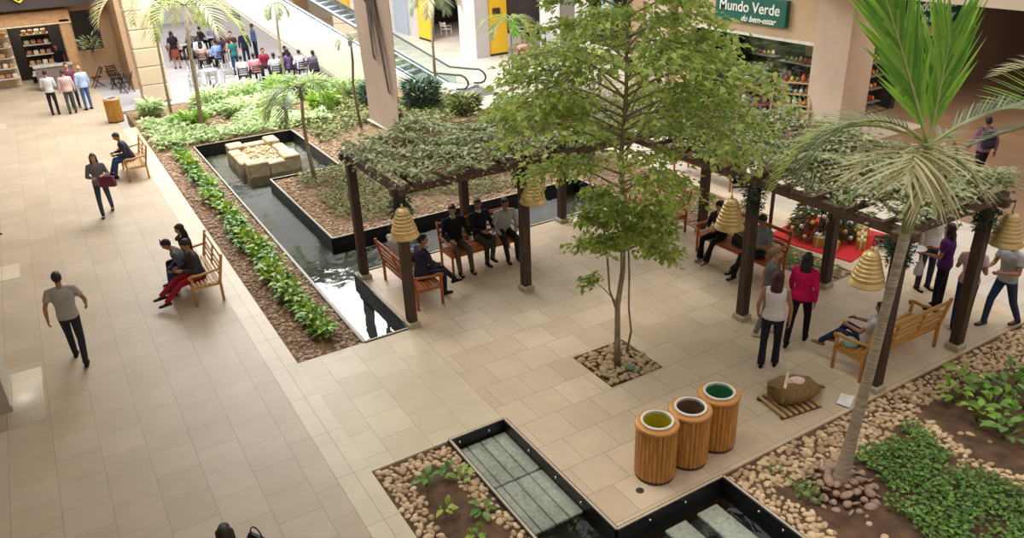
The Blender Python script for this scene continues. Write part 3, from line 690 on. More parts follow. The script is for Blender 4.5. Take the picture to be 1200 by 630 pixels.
t = thing('paper_sheet', 'white sheet of paper lying beside the burlap sack', 'paper', (9.42, 6.12, .012), D(25))
b = MB(); b.add([(-.17, -.1, 0), (.17, -.1, .01), (.17, .1, .0), (-.17, .1, .02), (-.17, -.1, .004), (.17, -.1, .014), (.17, .1, .004), (-.17, .1, .024)], [(3, 2, 1, 0), (4, 5, 6, 7), (0, 1, 5, 4), (1, 2, 6, 5), (2, 3, 7, 6), (3, 0, 4, 7)]); b.build('sheet', mat('white_paper', (240, 238, 232), .8), t, smooth=False)
# ------------------------------------------------------------------ fountain
STN = mat('fountain_stone', (206, 188, 156), .85, scale=5, bump=.4, col2=(164, 144, 112))
t = thing('stone_fountain', 'low square fountain of pale stone blocks standing in the upper pool', 'fountain', (5.45, 24.9, -.2))
def blk(x, y, sx, sy, z0, z1): MB().box((x, y, (z0 + z1) / 2), (sx, sy, z1 - z0), bev=.03).build('stone_block', STN, t, smooth=False)
for (x, y, sx, sy, z) in ((-.45, -1.15, .62, .5, .42), (.25, -1.15, .72, .44, .34), (-.55, 1.1, .5, .62, .42), (.15, 1.2, .8, .4, .34), (.6, 1.0, .4, .7, .46), (.62, -.95, .5, .8, .44), (-.66, -.4, .4, .95, .34), (-.68, .45, .36, .7, .34), (.68, .05, .36, 1.1, .36)): blk(x, y, sx, sy, -.3, z)
MB().box((0, 0, .0), (1.2, 2.1, .5)).build('core', STN, t, smooth=False)
fp = [( (x, y, .25)) for x, y, z in jitter_grid(-.42, .42, -.85, .9, .14)]
for k, p in enumerate(fp[:60]): o = pebbles('rock', [p], .09, PEB if k % 3 else mat('yellow_stone', (222, 206, 150), .7), parent=t)
# ------------------------------------------------------------------ planting
def blade_leaf(mb, base, d, L, W, up=V((0, 0, 1)), droop=.3, seg=5):
    """broad pointed leaf surface, folded at the midrib"""
    d = V(d).normalized(); sd = d.cross(up).normalized(); u = sd.cross(d); pts = []
    for i in range(seg + 1):
        t_ = i / seg; w_ = W * math.sin(PI * (t_ * .93 + .05)) ** .8 * (1 - .25 * t_)
        c = V(base) + d * L * t_ - V((0, 0, 1)) * droop * L * t_ * t_
        pts += [c - sd * w_ / 2 + u * w_ * .12, c, c + sd * w_ / 2 + u * w_ * .12]
    mb.add(pts, [(i * 3 + j, i * 3 + j + 1, i * 3 + j + 4, i * 3 + j + 3) for i in range(seg) for j in (0, 1)])
def leafy_plant(label, loc, m, n=14, L=.16, W=.11, H=.22, name='potted_leaf_plant', group=None, cat='plant', spread=.9, part='leaves'):
    t = thing(name, label, cat, loc, rnd.uniform(0, 6), group)
    b = MB(); s = MB()
    for k in range(n):
        a = 2.4 * k + rnd.uniform(-.3, .3); e = rnd.uniform(.1, 1) * spread; r = rnd.uniform(.03, .14) * H / .22; z = rnd.uniform(.35, 1) * H
        p = V((r * math.cos(a), r * math.sin(a), z)); blade_leaf(b, p, (math.cos(a) * e, math.sin(a) * e, .55 - .5 * e), L * rnd.uniform(.7, 1.2), W * rnd.uniform(.75, 1.15), droop=.35)
        s.tube([(0, 0, 0), (p.x * .6, p.y * .6, z * .6), tuple(p)], .004, 4)
    b.build(part, m, t); s.build('stems', mat('green_stem', (110, 130, 60), .6), t)
    return t
G_BR = mat('leaf_bright', (176, 206, 80), .45, island=True, scale=9, col2=(106, 154, 48), trans=.25)
G_MD = mat('leaf_mid', (132, 172, 72), .45, island=True, scale=9, col2=(76, 124, 46), trans=.2)
G_YL = mat('leaf_yellow', (196, 206, 74), .45, island=True, scale=9, col2=(120, 156, 48), trans=.25)
G_DK = mat('leaf_dark', (74, 104, 52), .5, island=True, scale=4, col2=(36, 60, 30), trans=.1)
G_OL = mat('leaf_olive', (150, 156, 88), .6, island=True, scale=3, col2=(84, 96, 46), trans=.1)
G_PB = mat('leaf_sunlit_pale', (226, 234, 190), .5, island=True, scale=4, col2=(156, 190, 110), trans=.3)  # overexposed look of the sunlit garden put into the leaf colour
protos = [leafy_plant('bushy light green plant in the row along the middle of the pebble planter', (0, 0, 0), m_, 24, .2, .14, .28, 'leafy_plant', 'plants along the pebble planter') for m_ in (G_BR, G_MD, G_BR, G_YL)]
k = 0; y = 12.75
while y < 27.0:
    for q in range(2 if y < 20 else 1):
        o = protos[k] if k < 4 else dup(protos[rnd.choice((0, 1, 1, 2, 3) if y > 14 else (0, 0, 1, 3))])
        o.location = (3.28 + .04 * math.sin(y * 2) + rnd.uniform(-.11, .11), y + rnd.uniform(-.08, .08), -.03); o.rotation_euler = (0, 0, rnd.uniform(0, 6)); sc = rnd.uniform(.75, 1.1); o.scale = (sc, sc, sc); k += 1
    y += .25
ys = [(3.15, 8.0, G_MD, 'green'), (3.45, 8.02, G_MD, 'dark green'), (3.62, 7.85, G_BR, 'light green'), (3.55, 7.15, G_MD, 'short green'), (3.3, 6.75, G_BR, 'pale green'), (3.12, 7.35, G_YL, 'yellow leaved'), (3.4, 6.0, G_YL, 'yellow tipped'), (3.05, 5.9, G_BR, 'fresh green')]
nb = ['at the corner of the bed', 'behind its neighbours near the walk', 'beside the pebbles and the pool', 'halfway along the pool side', 'in the bare middle of the bed', 'alone on the brown soil', 'at the lower pool side', 'at the lower walk side']
for (x, y, m_, c), n_ in zip(ys, nb): leafy_plant('young %s plant %s of the small soil planter' % (c, n_) if 'bed' not in n_ else 'young %s plant %s by the covered pool' % (c, n_), (x, y, -.03), m_, 7, .15, .1, .16, 'leafy_plant', 'young plants in the small soil planter')
for i, (x, y) in enumerate(((10.75, 5.2), (11.2, 5.05), (11.6, 4.9), (11.0, 4.75), (11.45, 4.55), (12.0, 4.95), (10.6, 4.75), (11.9, 4.45), (12.35, 4.7), (11.3, 5.42), (10.9, 4.4), (11.6, 4.2), (12.6, 4.3), (10.5, 4.3))):
    pl = leafy_plant('broad-leaved green plant in the brown bed beyond the pebble band', (x, y, -.03), (G_BR, G_MD, G_MD)[i % 3], 12, .2, .13, .32, 'leafy_plant', 'broad plants in the brown bed beyond the pebble band')
def incov(x, y):
    if y > 5.2 + .08 * math.sin(x * 4): return False
    if x < 7.85 + .1 * math.sin(y * 5): return False
    if (x - 7.77) ** 2 + (y - 4.93) ** 2 < .36: return False
    if x > 9.62 - .05 * (5.3 - y) + .1 * math.sin(y * 4): return False
    g1 = math.sin(x * 5.1 + 2 * math.sin(y * 3)) + math.sin(y * 6.3 + x)
    return g1 > -1.0 or rnd.random() < .35
pts = [(x, y, rnd.uniform(0, .11)) for x, y, z in jitter_grid(7.6, 10, 2.4, 5.35, .034, incov)]
pts += [(x, y, rnd.uniform(0, .1)) for x, y, z in jitter_grid(7.1, 7.5, 4.7, 5.6, .05, lambda x, y: math.sin(x * 14) + math.sin(y * 9) > .3)]
G_GC = mat('groundcover_leaf', (142, 182, 84), .5, island=True, scale=2.5, col2=(72, 116, 48), trans=.3)
tag(leaf_cloud('ground_cover', pts, G_GC, .07, .05, flat=.5, zlo=-.2, zhi=.5), 'bright green low plants carpeting the soil behind the tall palm', 'plants', kind='stuff')
pts = [(x, y, rnd.uniform(-.02, .16)) for x, y, z in jitter_grid(5.6, 12.1, 17.6, 22.3, .06, lambda x, y: math.sin(x * 2.1 + 1.5 * math.sin(y * 1.4)) + math.sin(y * 2.7) > -.9)]
tag(leaf_cloud('ground_cover', pts, G_OL, .12, .05, flat=.6, zlo=-.2, zhi=.6), 'low olive green plants covering the bed that juts into the pool', 'plants', kind='stuff')
pts = [(x, y, rnd.uniform(-.02, .2)) for x, y, z in jitter_grid(7.5, 13.9, 22.3, 34.2, .085, lambda x, y: math.sin(x * 1.3 + 1.5 * math.sin(y * .9)) + math.sin(y * 1.2) > -.7)]
tag(leaf_cloud('ground_cover', pts, G_OL, .2, .08, flat=.6, zlo=-.2, zhi=.6), 'mixed low plants over the garden between pool and escalator', 'plants', kind='stuff')
pts = [(x, y, rnd.uniform(-.02, .28)) for x, y, z in jitter_grid(2.8, 8.8, 27.7, 34.2, .075, lambda x, y: math.sin(x * 1.9 + 1.5 * math.sin(y * .9)) + math.sin(y * 1.2) > -.9 and not (x < 5 and y > 31.5))]
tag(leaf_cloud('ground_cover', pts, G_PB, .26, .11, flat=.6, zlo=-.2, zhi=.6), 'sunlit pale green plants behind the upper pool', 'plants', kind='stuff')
pts = [(x, y, rnd.uniform(-.02, .2)) for x, y, z in jitter_grid(12.4, 14.2, 17, 24.5, .1, lambda x, y: rnd.random() < .6)] + [(x, y, rnd.uniform(0, .15)) for x, y, z in jitter_grid(12.35, 13.0, 9.0, 11.8, .06, lambda x, y: rnd.random() < .7)]
tag(leaf_cloud('ground_cover', pts, G_MD, .13, .05, flat=.6, zlo=-.2, zhi=.6), 'green low plants in the narrow bed between plaza and east walk', 'plants', kind='stuff')
def shrub(label, loc, m, R, H, n=260, L=.3, W=.07, name='shrub', group=None):
    t = thing(name, label, 'shrub', loc, 0, group)
    a = rng.uniform(0, 2 * PI, n); r = R * .6 * np.sqrt(rng.uniform(0, 1, n)); z = rng.uniform(.05, 1, n) * H * .8 * (1 - .3 * r / R)
    pos = np.stack([r * np.cos(a), r * np.sin(a), z], 1); d = np.stack([np.cos(a), np.sin(a), rng.uniform(-.1, 1.1, n)], 1)
    nn = np.stack([rng.normal(0, .4, n), rng.normal(0, .4, n), np.ones(n)], 1); s = rng.uniform(.7, 1.3, n)
    v, q = leaves_np(pos, d, nn, L * s, W * s); mesh_np('foliage', v, q, m, t)
    b = MB()
    for k in range(6): aa = k * 1.05; b.tube([(0, 0, -.05), (R * .3 * math.cos(aa), R * .3 * math.sin(aa), H * .4), (R * .5 * math.cos(aa), R * .5 * math.sin(aa), H * .75)], [.02, .014, .006], 5)
    b.build('stems', mat('shrub_stem', (110, 92, 66), .8), t)
    return t
G_BL = mat('leaf_bluegreen', (104, 132, 104), .5, island=True, scale=4, col2=(44, 72, 52), trans=.1)
shrub('dense dark blue-green shrub at the foot of the escalator', (12.2, 27.3, 0), G_BL, 1.0, 1.5, 900, .32, .08)
shrub('round dark shrub beside the hanging banner near the escalator', (11.0, 28.8, 0), G_BL, .9, 1.2, 700, .32, .08)
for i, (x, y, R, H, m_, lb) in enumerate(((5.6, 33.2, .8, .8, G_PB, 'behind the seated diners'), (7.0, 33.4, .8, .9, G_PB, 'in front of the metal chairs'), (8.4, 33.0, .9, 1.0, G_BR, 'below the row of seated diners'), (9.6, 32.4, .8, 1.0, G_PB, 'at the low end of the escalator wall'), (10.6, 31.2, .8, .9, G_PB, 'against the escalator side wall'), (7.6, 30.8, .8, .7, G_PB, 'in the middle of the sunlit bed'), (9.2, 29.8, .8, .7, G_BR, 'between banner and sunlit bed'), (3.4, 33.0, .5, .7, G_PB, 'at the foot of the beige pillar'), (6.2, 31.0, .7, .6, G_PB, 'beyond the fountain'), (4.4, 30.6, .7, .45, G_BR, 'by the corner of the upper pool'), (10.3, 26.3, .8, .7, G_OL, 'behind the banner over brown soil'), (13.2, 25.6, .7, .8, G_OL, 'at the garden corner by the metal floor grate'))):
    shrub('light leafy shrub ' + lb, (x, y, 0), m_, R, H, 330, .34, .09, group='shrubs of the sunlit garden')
for i, (x, y, lb) in enumerate(((16.5, 23.2, 'beyond the tree top on the east walk side'), (13.4, 21.6, 'halfway along the narrow bed'), (13.2, 18.6, 'near the pool end'))):
    shrub('green bush ' + lb, (x - (2.9 if i == 0 else 0), y, 0), G_MD, .8, 1.3, 700, .14, .08, group='bushes of the narrow bed')
# ------------------------------------------------------------------ young tree
BARK = mat('smooth_bark', (176, 158, 132), .8, scale=9, bump=.3, col2=(120, 104, 84), stretch=(2, 2, .5))
LEAF_T = mat('tree_leaf', (206, 218, 116), .42, island=True, scale=1.5, col2=(126, 156, 68), trans=.5)
def young_tree():
    t = thing('young_tree', 'tall slender young tree with loose light green leaves growing from the square stone bed', 'tree', (7.22, 8.98, 0))
    r = random.Random(21); b = MB()
    tr = [(0, 0, -.05), (.0, .02, .5), (-.03, .0, 1.1), (.06, .0, 1.7), (.08, .05, 2.6), (.05, .1, 3.6), (.12, .1, 4.6), (.1, .1, 5.6), (.15, .1, 6.7)]
    b.tube(tr, [.065, .05, .045, .042, .04, .036, .03, .02, .008], 8)
    b.tube([(-.02, .0, .95), (-.14, .08, 1.4), (-.17, .1, 1.9), (-.2, .2, 2.6), (-.45, .3, 3.4)], [.022, .018, .018, .015, .008], 6)
    b.tube([(.28, .12, -.03), (.36, .1, .45), (.25, .05, .95), (.24, .05, 1.6), (.22, .1, 2.4), (.3, .15, 3.3)], [.022, .02, .018, .018, .015, .01], 6)
    b.tube([(-.03, 0, 1.15), (-.25, .1, 1.45), (-.42, .18, 1.62)], [.012, .009, .005], 5)
    pos = []; dr = []
    def trunk_at(z):
        for a, c in zip(tr, tr[1:]):
            if a[2] <= z <= c[2]: q = (z - a[2]) / (c[2] - a[2]); return V(a).lerp(V(c), q)
        return V(tr[-1])
    def spray(p, d, n, sp=.16):
        for _ in range(n):
            pos.append((p.x + r.gauss(0, sp * .5), p.y + r.gauss(0, sp * .5), p.z + r.gauss(0, sp * .35))); dr.append((d.x + r.gauss(0, .7), d.y + r.gauss(0, .7), r.uniform(-.9, .3)))
    def branch(z, a, L, up, droop, n=8, dens=5):
        p = trunk_at(z); d = V((math.cos(a), math.sin(a), up)).normalized(); pts = [p.copy()]; st = L / n
        for i in range(n):
            d = (d + V((r.uniform(-.18, .18), r.uniform(-.18, .18), -droop * (i / n)))).normalized(); p = p + d * st; pts.append(p.copy())
            if i >= 2:
                for sgn in (-1, 1):
                    sd = d.cross(V((0, 0, 1))).normalized() * sgn; q = p.copy(); dd = (d * .6 + sd).normalized(); ln = L * .32 * (1 - .5 * i / n) * r.uniform(.5, 1.3)
                    tw = [q.copy()]
                    for j in range(3):
                        q = q + dd * ln / 3; dd = (dd + V((r.uniform(-.2, .2), r.uniform(-.2, .2), -droop * .5))).normalized(); tw.append(q.copy()); spray(q, dd, dens)
                    b.tube(tw, .004, 4)
                spray(p, d, dens)
        b.tube(pts, [.018 * (1 - .85 * i / n) + .003 for i in range(n + 1)], 5)
    z = 2.05; k = 0
    while z < 6.5:
        f = (z - 2) / 4.5
        L = 1.15 + 1.1 * math.sin(PI * min(1, f * 1.25)) * r.uniform(.6, 1.1)
        if z < 3.1: L = r.uniform(.7, 1.05)
        if z < 3.6 and math.cos(k * 2.4 - math.atan2(-.503, .864)) < -.3: L *= .72
        branch(z, k * 2.4 + r.uniform(-.3, .3), L, .55 if z > 3 else .1, .28 if z > 3 else .12)
        z += .075 if z < 5.4 else .1; k += 1
    # long flat limbs reaching over the pergola
    e_r = math.atan2(-.503, .864)
    for a, z_, L in ((e_r, 4.2, 2.3), (e_r + .25, 4.5, 2.3), (e_r - .3, 4.0, 2.1), (e_r + PI, 4.0, 2.0), (e_r + PI + .3, 4.2, 2.0), (e_r + PI - .3, 3.9, 1.9), (e_r - .5, 5.0, 1.6), (e_r + PI, 4.5, 1.7)): branch(z_, a, L, .5, .2, 10, 5)
    spray(V((-.46, .2, 1.6)), V((-1, 0, 0)), 40, .14); spray(V((-.35, .14, 1.68)), V((-1, 0, 0)), 24, .12)
    n = len(pos); nn = np.stack([rng.normal(0, .5, n), rng.normal(0, .5, n), np.ones(n)], 1); s = rng.uniform(.6, 1.25, n)
    v, q = leaves_np(np.array(pos), np.array(dr), nn,   .118 * s, .072 * s)
    b.build('trunk', BARK, t); mesh_np('leaves', v, q, LEAF_T, t)
    return n
print('tree leaves', young_tree())

# ------------------------------------------------------------------ palms
def frond(parent, base, d0, L, bend, ll, n, w, m, mstem, ang=1.0, sag=.3, up=V((0, 0, 1)), name='frond', lift=.25, base_gap=.15, segs=3):
    b = MB(); st = []; p = V(base); d = V(d0).normalized(); N = 14; pts = [p.copy()]; ds = [d.copy()]
    for i in range(N): d = (d + V((0, 0, -bend / N * (1 + 1.5 * i / N)))).normalized(); p = p + d * L / N; pts.append(p.copy()); ds.append(d.copy())
    b.tube(pts, [.022 * (1 - .85 * i / N) * min(1, L) for i in range(N + 1)], 5)
    ro = b.build(name, mstem, parent)
    g = MB()
    for k in range(n):
        f = base_gap + (1 - base_gap) * (k + .5) / n; i = min(N - 1, int(f * N)); q = f * N - i; c = pts[i].lerp(pts[i + 1], q); t_ = ds[i]
        ln = ll * (math.sin(PI * (.12 + .8 * f)) ** .7) * rnd.uniform(.9, 1.1)
        sd0 = t_.cross(up); sd0 = sd0.normalized() if sd0.length > .05 else V((.86, -.5, 0)); u = sd0.cross(t_)
        for sg in (-1, 1):
            a = ang * (1 - .45 * f) + rnd.uniform(-.08, .08)
            dd = (t_ * math.cos(a) + sd0 * sg * math.sin(a) + u * lift).normalized(); pp = c.copy(); wv = dd.cross(u).normalized() * 1; rowp = []
            for j in range(segs + 1):
                h = j / segs; ww = w * (1 - h ** 2 * .98) * (.65 + .35 * min(1, h * 4 + .2)) / 2
                rowp.append((pp - wv * ww, pp + wv * ww)); pp = pp + dd * ln / segs; dd = (dd + V((0, 0, -sag / segs))).normalized()
            vs = [x for r_ in rowp for x in r_]
            g.add(vs, [(2 * j, 2 * j + 1, 2 * j + 3, 2 * j + 2) for j in range(segs)])
    g.build('leaflets', m, ro, smooth=False)
    return ro
P_BR = mat('palm_bright', (158, 202, 78), .4, island=True, scale=5, col2=(84, 146, 42), trans=.4)
P_GR = mat('palm_grey', (150, 158, 122), .5, island=True, scale=5, col2=(84, 96, 66), trans=.2)
P_PA = mat('palm_pale', (214, 206, 160), .5, island=True, scale=5, col2=(160, 156, 104), trans=.25)
P_YG = mat('palm_yellowgreen', (186, 198, 104), .5, island=True, scale=5, col2=(116, 134, 60), trans=.3)
P_ST = mat('palm_stem', (166, 176, 108), .55)
P_TR = mat('palm_trunk', (186, 172, 150), .8, scale=5, col2=(134, 118, 98), stretch=(1, 1, 9), bump=.4)
P_CS = mat('palm_crownshaft', (150, 160, 108), .5, scale=4, col2=(110, 122, 76), stretch=(1, 1, 4))
R_ = V((.864, -.503, 0)); A_ = V((.503, .864, 0)); U_ = V((0, 0, 1))
def rd(r, a, u): return R_ * r + A_ * a + U_ * u
def palm(label, loc, tr, rad, fr, mt=None, group=None, cs=None):
    t = thing('palm_tree', label, 'palm tree', loc, 0, group)
    b = MB(); pts = [V(p) for p in tr]; b.tube(pts, rad, 10); b.build('trunk', mt or P_TR, t)
    c = pts[-1]
    if cs: MB().tube([c - V((0, 0, .05)), c + cs * .35, c + cs * .8, c + cs], [rad[-1] * 1.0, rad[-1] * 1.25, rad[-1] * .9, rad[-1] * .5], 10).build('crownshaft', P_CS, t); c = c + cs * .92
    for f in fr: frond(t, c, *f[:-1], f[-1], P_ST) if False else frond(t, c + V(f[0].normalized()) * .03, f[0], f[1], f[2], f[3], f[4], f[5], f[6], P_ST, **(f[7] if len(f) > 7 else {}))
    return t
palm('tall leaning palm with a bright green upright spear leaf in the pebbled bed', (7.77, 4.93, 0),
     [(0, 0, 0), (.03, 0, .15), (.1, 0, .8), (.2, 0, 1.6), (.28, 0, 2.4), (.36, 0, 3.1), (.41, 0, 3.55)], [.15, .105, .075, .068, .062, .06, .065], [
     (rd(-.42, .05, 1), 2.3, .1, 1.0, 44, .058, P_BR, dict(ang=.40, sag=.1, up=A_, lift=0, base_gap=.1)),
     (rd(.06, .1, 1), 1.15, .05, .95, 26, .058, P_BR, dict(ang=.42, sag=.1, up=A_, lift=0)),
     (rd(-.95, .15, 1.05), 1.75, 1.75, .55, 30, .034, P_GR, dict(ang=.9, sag=.5)),
     (rd(-1, .35, .75), 2.0, 1.5, .6, 28, .04, P_YG, dict(ang=.9, sag=.7)),
     (rd(-.75, -.8, .55), .75, 1.0, .95, 16, .042, P_PA, dict(ang=.95, sag=.35, base_gap=.02)),
     (rd(-.35, -1, .2), .6, 1.3, .85, 12, .04, P_PA, dict(ang=.6, sag=.45, base_gap=.02)),
     (rd(-1, -.2, .12), .9, .5, .7, 12, .036, P_PA, dict(ang=.45, sag=.15, base_gap=.05)),
     (rd(1, .35, .62), 1.9, .7, .4, 26, .03, P_GR, dict(ang=.55, sag=.3)),
     (rd(.8, -.6, -.1), .8, .9, .45, 9, .03, P_PA, dict(ang=.5, sag=.3)),
     (rd(1, .9, .3), 1.3, .9, .4, 14, .03, P_GR, dict(ang=.5, sag=.3))], cs=V((.12, 0, 1.1)))
palm('palm at the far corner whose long fronds reach in beside the last bell', (12.62, 4.8, 0),
     [(0, 0, 0), (.02, 0, .15), (.0, 0, 1.6), (-.03, 0, 3.5)], [.12, .09, .065, .06], [
     (rd(-1, .1, .62), 1.7, .7, .8, 26, .055, P_BR, dict(ang=.8, sag=.15, lift=.6)),
     (rd(-1, .0, .02), 2.1, .25, .4, 24, .045, P_GR, dict(ang=.4, sag=.2)),
     (rd(-.8, .6, 1.1), 1.8, .9, .5, 26, .04, P_PA, dict(ang=.9, sag=.4)),
     (rd(-.3, -.8, .6), 1.6, 1.2, .6, 24, .04, P_GR, dict(ang=.9, sag=.4)),
     (rd(.8, .2, .7), 1.8, 1.2, .6, 24, .04, P_GR, dict(ang=.9, sag=.4)),
     (rd(.1, .2, 1), 1.6, .3, .9, 22, .06, P_BR, dict(ang=.5, sag=.1, up=A_))], cs=V((-.02, 0, .8)))
def ring(n, L, m, ll=.5, bend=1.5, u=.7, w=.035, s=0, ms=None):
    out = []
    for k in range(n):
        a = 2 * PI * k / n + s + rnd.uniform(-.2, .2); mm = m if not ms else ms[k % len(ms)]
        out.append((V((math.cos(a), math.sin(a), u * rnd.uniform(.5, 1.4))), L * rnd.uniform(.8, 1.15), bend, ll, 18, w, mm, dict(ang=.95, sag=.5)))
    return out
palm('slim palm at the corner of the jutting bed with a broad pale frond', (6.12, 21.7, 0), [(0, 0, 0), (-.05, .05, .8), (-.05, .1, 1.6), (0, .1, 2.3)], [.07, .055, .05, .05],
     ring(7, 1.4, P_YG, .6, 1.6, .75, .05, .4, (P_YG, P_GR, P_BR)) + [(rd(-1, -.5, .3), 1.3, 1.5, .8, 18, .07, P_YG, dict(ang=.9, sag=.4))], cs=V((0, 0, .35)))
palm('thin trunked palm in front of the dining area', (4.6, 29.8, 0), [(0, 0, 0), (.1, 0, 1.2), (.15, 0, 2.8), (.28, 0, 4.2)], [.09, .075, .065, .06], ring(8, 2.3, P_PA, .7, 1.5, .6, .06, .2, (P_PA, P_YG)), group=None)
palm('pale slender palm by the beige pillar foot', (3.95, 31.9, 0), [(0, 0, 0), (.02, 0, 1.2), (.1, 0, 3.2), (.1, 0, 4.5)], [.06, .05, .045, .04], ring(7, 2.4, P_PA, .7, 1.4, .5, .06, .9))
palm('thin dark trunked palm standing before the escalator wall', (8.84, 33.2, 0), [(0, 0, 0), (-.1, 0, 1.4), (-.05, 0, 2.6), (0, 0, 3.6)], [.07, .055, .05, .045], ring(7, .9, P_GR, .3, 2.2, .4, .03, .1))
palm('knotty thin tree between the escalator and the hanging banner', (9.24, 26.0, 0), [(0, 0, 0), (-.08, 0, .9), (-.1, 0, 1.6), (-.02, 0, 2.3), (0, 0, 3.1)], [.05, .045, .04, .045, .03], ring(6, .7, P_GR, .25, 1.8, .8, .03, .3), mt=mat('dark_bark', (134, 116, 98), .85))
palm('slim palm before the dark doorway with yellow panel', (16.05, 27.0, 0), [(0, 0, 0), (.03, 0, 1.2), (0, 0, 2.55)], [.06, .045, .04], ring(8, 1.35, P_YG, .45, 1.4, .5, .05, .3, (P_YG, P_GR, P_BR)), cs=V((0, 0, .3)))
palm('short palm standing behind the crown of the young tree', (17.0, 22.9, 0), [(0, 0, 0), (.0, 0, 1.0), (-.1, 0, 1.7)], [.07, .055, .05], ring(8, 1.5, P_YG, .6, 1.6, .9, .05, .6))
palm('palm whose crown hangs above the yellow panel', (13.6, 28.9, 0), [(0, 0, 0), (.0, 0, 2), (.2, 0, 4.0)], [.07, .055, .05], ring(7, 1.5, P_PA, .6, 1.9, .6, .06, .25, (P_PA, P_GR)))

# ------------------------------------------------------------------ banner
CLO = mat('banner_cloth', (222, 198, 182), .8, var=.05, scale=2)
t = thing('hanging_banner', 'tall pinkish banner with a dark dancing figure hanging over the garden', 'banner', (7.6, 19.6, 1.68))
b = MB(); n = 26; rows = [(-1.13, 1.14)]
pts = []
for i in range(n + 1):
    z = 6.2 * i / n
    for j in range(9): yy = -1.12 + 2.24 * j / 8; pts.append((.04 * math.sin(z * 1.1 + yy), yy, z))
m_ = len(pts); b.add(pts + [(x + .012, y, z) for x, y, z in pts], [(i * 9 + j, i * 9 + j + 1, i * 9 + j + 10, i * 9 + j + 9) for i in range(n) for j in range(8)] + [(m_ + i * 9 + j + 9, m_ + i * 9 + j + 10, m_ + i * 9 + j + 1, m_ + i * 9 + j) for i in range(n) for j in range(8)])
b.build('cloth', CLO, t)
MB().tube([(0.006, -1.15, 0), (.006, 1.15, 0)], .03, 8).build('hem_bar', mat('white_bar', (232, 226, 218), .5), t)
fig = mat('printed_figure', (110, 92, 82), .8, var=.3, scale=3)
def print_shape(poly, name, m):
    b = MB(); x = -.05; vs = [(x, y, z) for y, z in poly] + [(x + .004, y, z) for y, z in poly]; k = len(poly)
    b.add(vs, [tuple(range(k)), tuple(range(2 * k - 1, k - 1, -1))] + [(i, (i + 1) % k, k + (i + 1) % k, k + i) for i in range(k)]); return b.build(name, m, t, smooth=False)
print_shape([(.7, 3.9), (.45, 4.15), (-.1, 4.15), (-.35, 3.7), (-.42, 3.0), (-.6, 2.2), (-.78, 1.2), (-.86, 1.05), (-.66, 1.1), (-.45, 2.0), (-.2, 2.9), (-.05, 3.1), (0, 2.6), (.0, 2.05), (-.12, 1.8), (.12, 1.85), (.18, 2.6), (.22, 3.2), (.45, 3.3), (.75, 3.6)], 'printed_dancer', fig)
print_shape([(.55, 4.1), (.75, 6.1), (-.35, 6.1), (-.25, 5.0), (-.1, 4.1), (.2, 4.0)], 'printed_dress', mat('printed_dress_olive', (196, 190, 128), .8))
print_shape([(.75, 3.9), (.95, 6.1), (.78, 6.1), (.55, 4.1)], 'printed_outline', fig)

# ------------------------------------------------------------------ escalator
d2 = V((-.454, .891, 0)); n2 = V((.891, .454, 0)); Q = V((13.0, 30.2, 0))
t = thing('escalator', 'pale sided escalator with glass balustrades rising over the dining area', 'escalator', Q)
ESC = mat('escalator_panel', (226, 218, 202), .5, var=.03)
MET = mat('brushed_metal', (190, 194, 198), .3, .8)
def pt(tt, off, z): p = d2 * tt + n2 * off; return (p.x, p.y, z)
def zt(tt): return .42 + .41 * max(tt, -1.0)
def zb(tt): return max(0, -1.7 + .46 * tt)
T = [-2.2, -1, 1, 3.7, 6, 9, 12, 15]
for off, nm in ((0, 'side_panel'), (1.75, 'side_panel')):
    b = MB(); rs = []
    for q in T: rs.append([V(pt(q, off, zb(q))), V(pt(q, off + .12, zb(q))), V(pt(q, off + .12, zt(q))), V(pt(q, off, zt(q)))])
    b.rings(rs); b.build(nm, ESC, t, smooth=False)
b = MB(); rs = [[V(pt(q, .0, zb(q) - .05 if q > 3.7 else -.02)), V(pt(q, 1.87, zb(q) - .05 if q > 3.7 else -.02)), V(pt(q, 1.87, zb(q) + .1)), V(pt(q, .0, zb(q) + .1))] for q in T]; b.rings(rs); b.build('soffit', ESC, t, smooth=False)
for off in (.3, 1.55):
    b = MB(); rs = [[V(pt(q, off, zt(q))), V(pt(q, off + .02, zt(q))), V(pt(q, off + .02, zt(q) + .72)), V(pt(q, off, zt(q) + .72))] for q in T]; b.rings(rs); gl = b.build('glass_balustrade', GLASS, t, smooth=False)
    hr = [pt(q, off, zt(q) + .76) for q in T[::-1]] + [pt(-2.45, off, .78), pt(-2.65, off, .7), pt(-2.76, off, .57), pt(-2.78, off, .44), pt(-2.7, off, .32), pt(-2.55, off, .24), pt(-2.2, off, .2)]
    MB().tube(hr, .04, 8).build('handrail', mat('dark_rubber', (58, 62, 60), .5), t)
    MB().tube([pt(q, off - .12, zt(q) + .02) for q in T], .07, 6).build('skirt_rail', MET, t)
q = -1.0; k = 0
while q < 14:
    z = zt(q) - .18; st = MB().box(pt(q, .93, z), (1.1, .36, .17), M=Matrix((n2, d2, V((0, 0, 1)))).transposed(), bev=.01); st.build('step', mat('step_metal', (176, 182, 186), .45, .5, scale=60, stretch=(1, 1, 1)), t, smooth=False); q += .42; k += 1
t = thing('floor_grate', 'grey metal grate framed in dark stone set in the floor by the escalator', 'grate', (14.75, 28.4, .012))
MB().box((0, 0, 0), (1.7, 1.9, .02)).build('frame', mat('dark_stone', (120, 120, 124), .6), t, smooth=False)
b = MB()
for k in range(16): b.box((-.6 + k * .08, 0, .014), (.05, 1.4, .02))
b.build('grille', mat('grate_metal', (170, 174, 182), .4, .6), t, smooth=False)

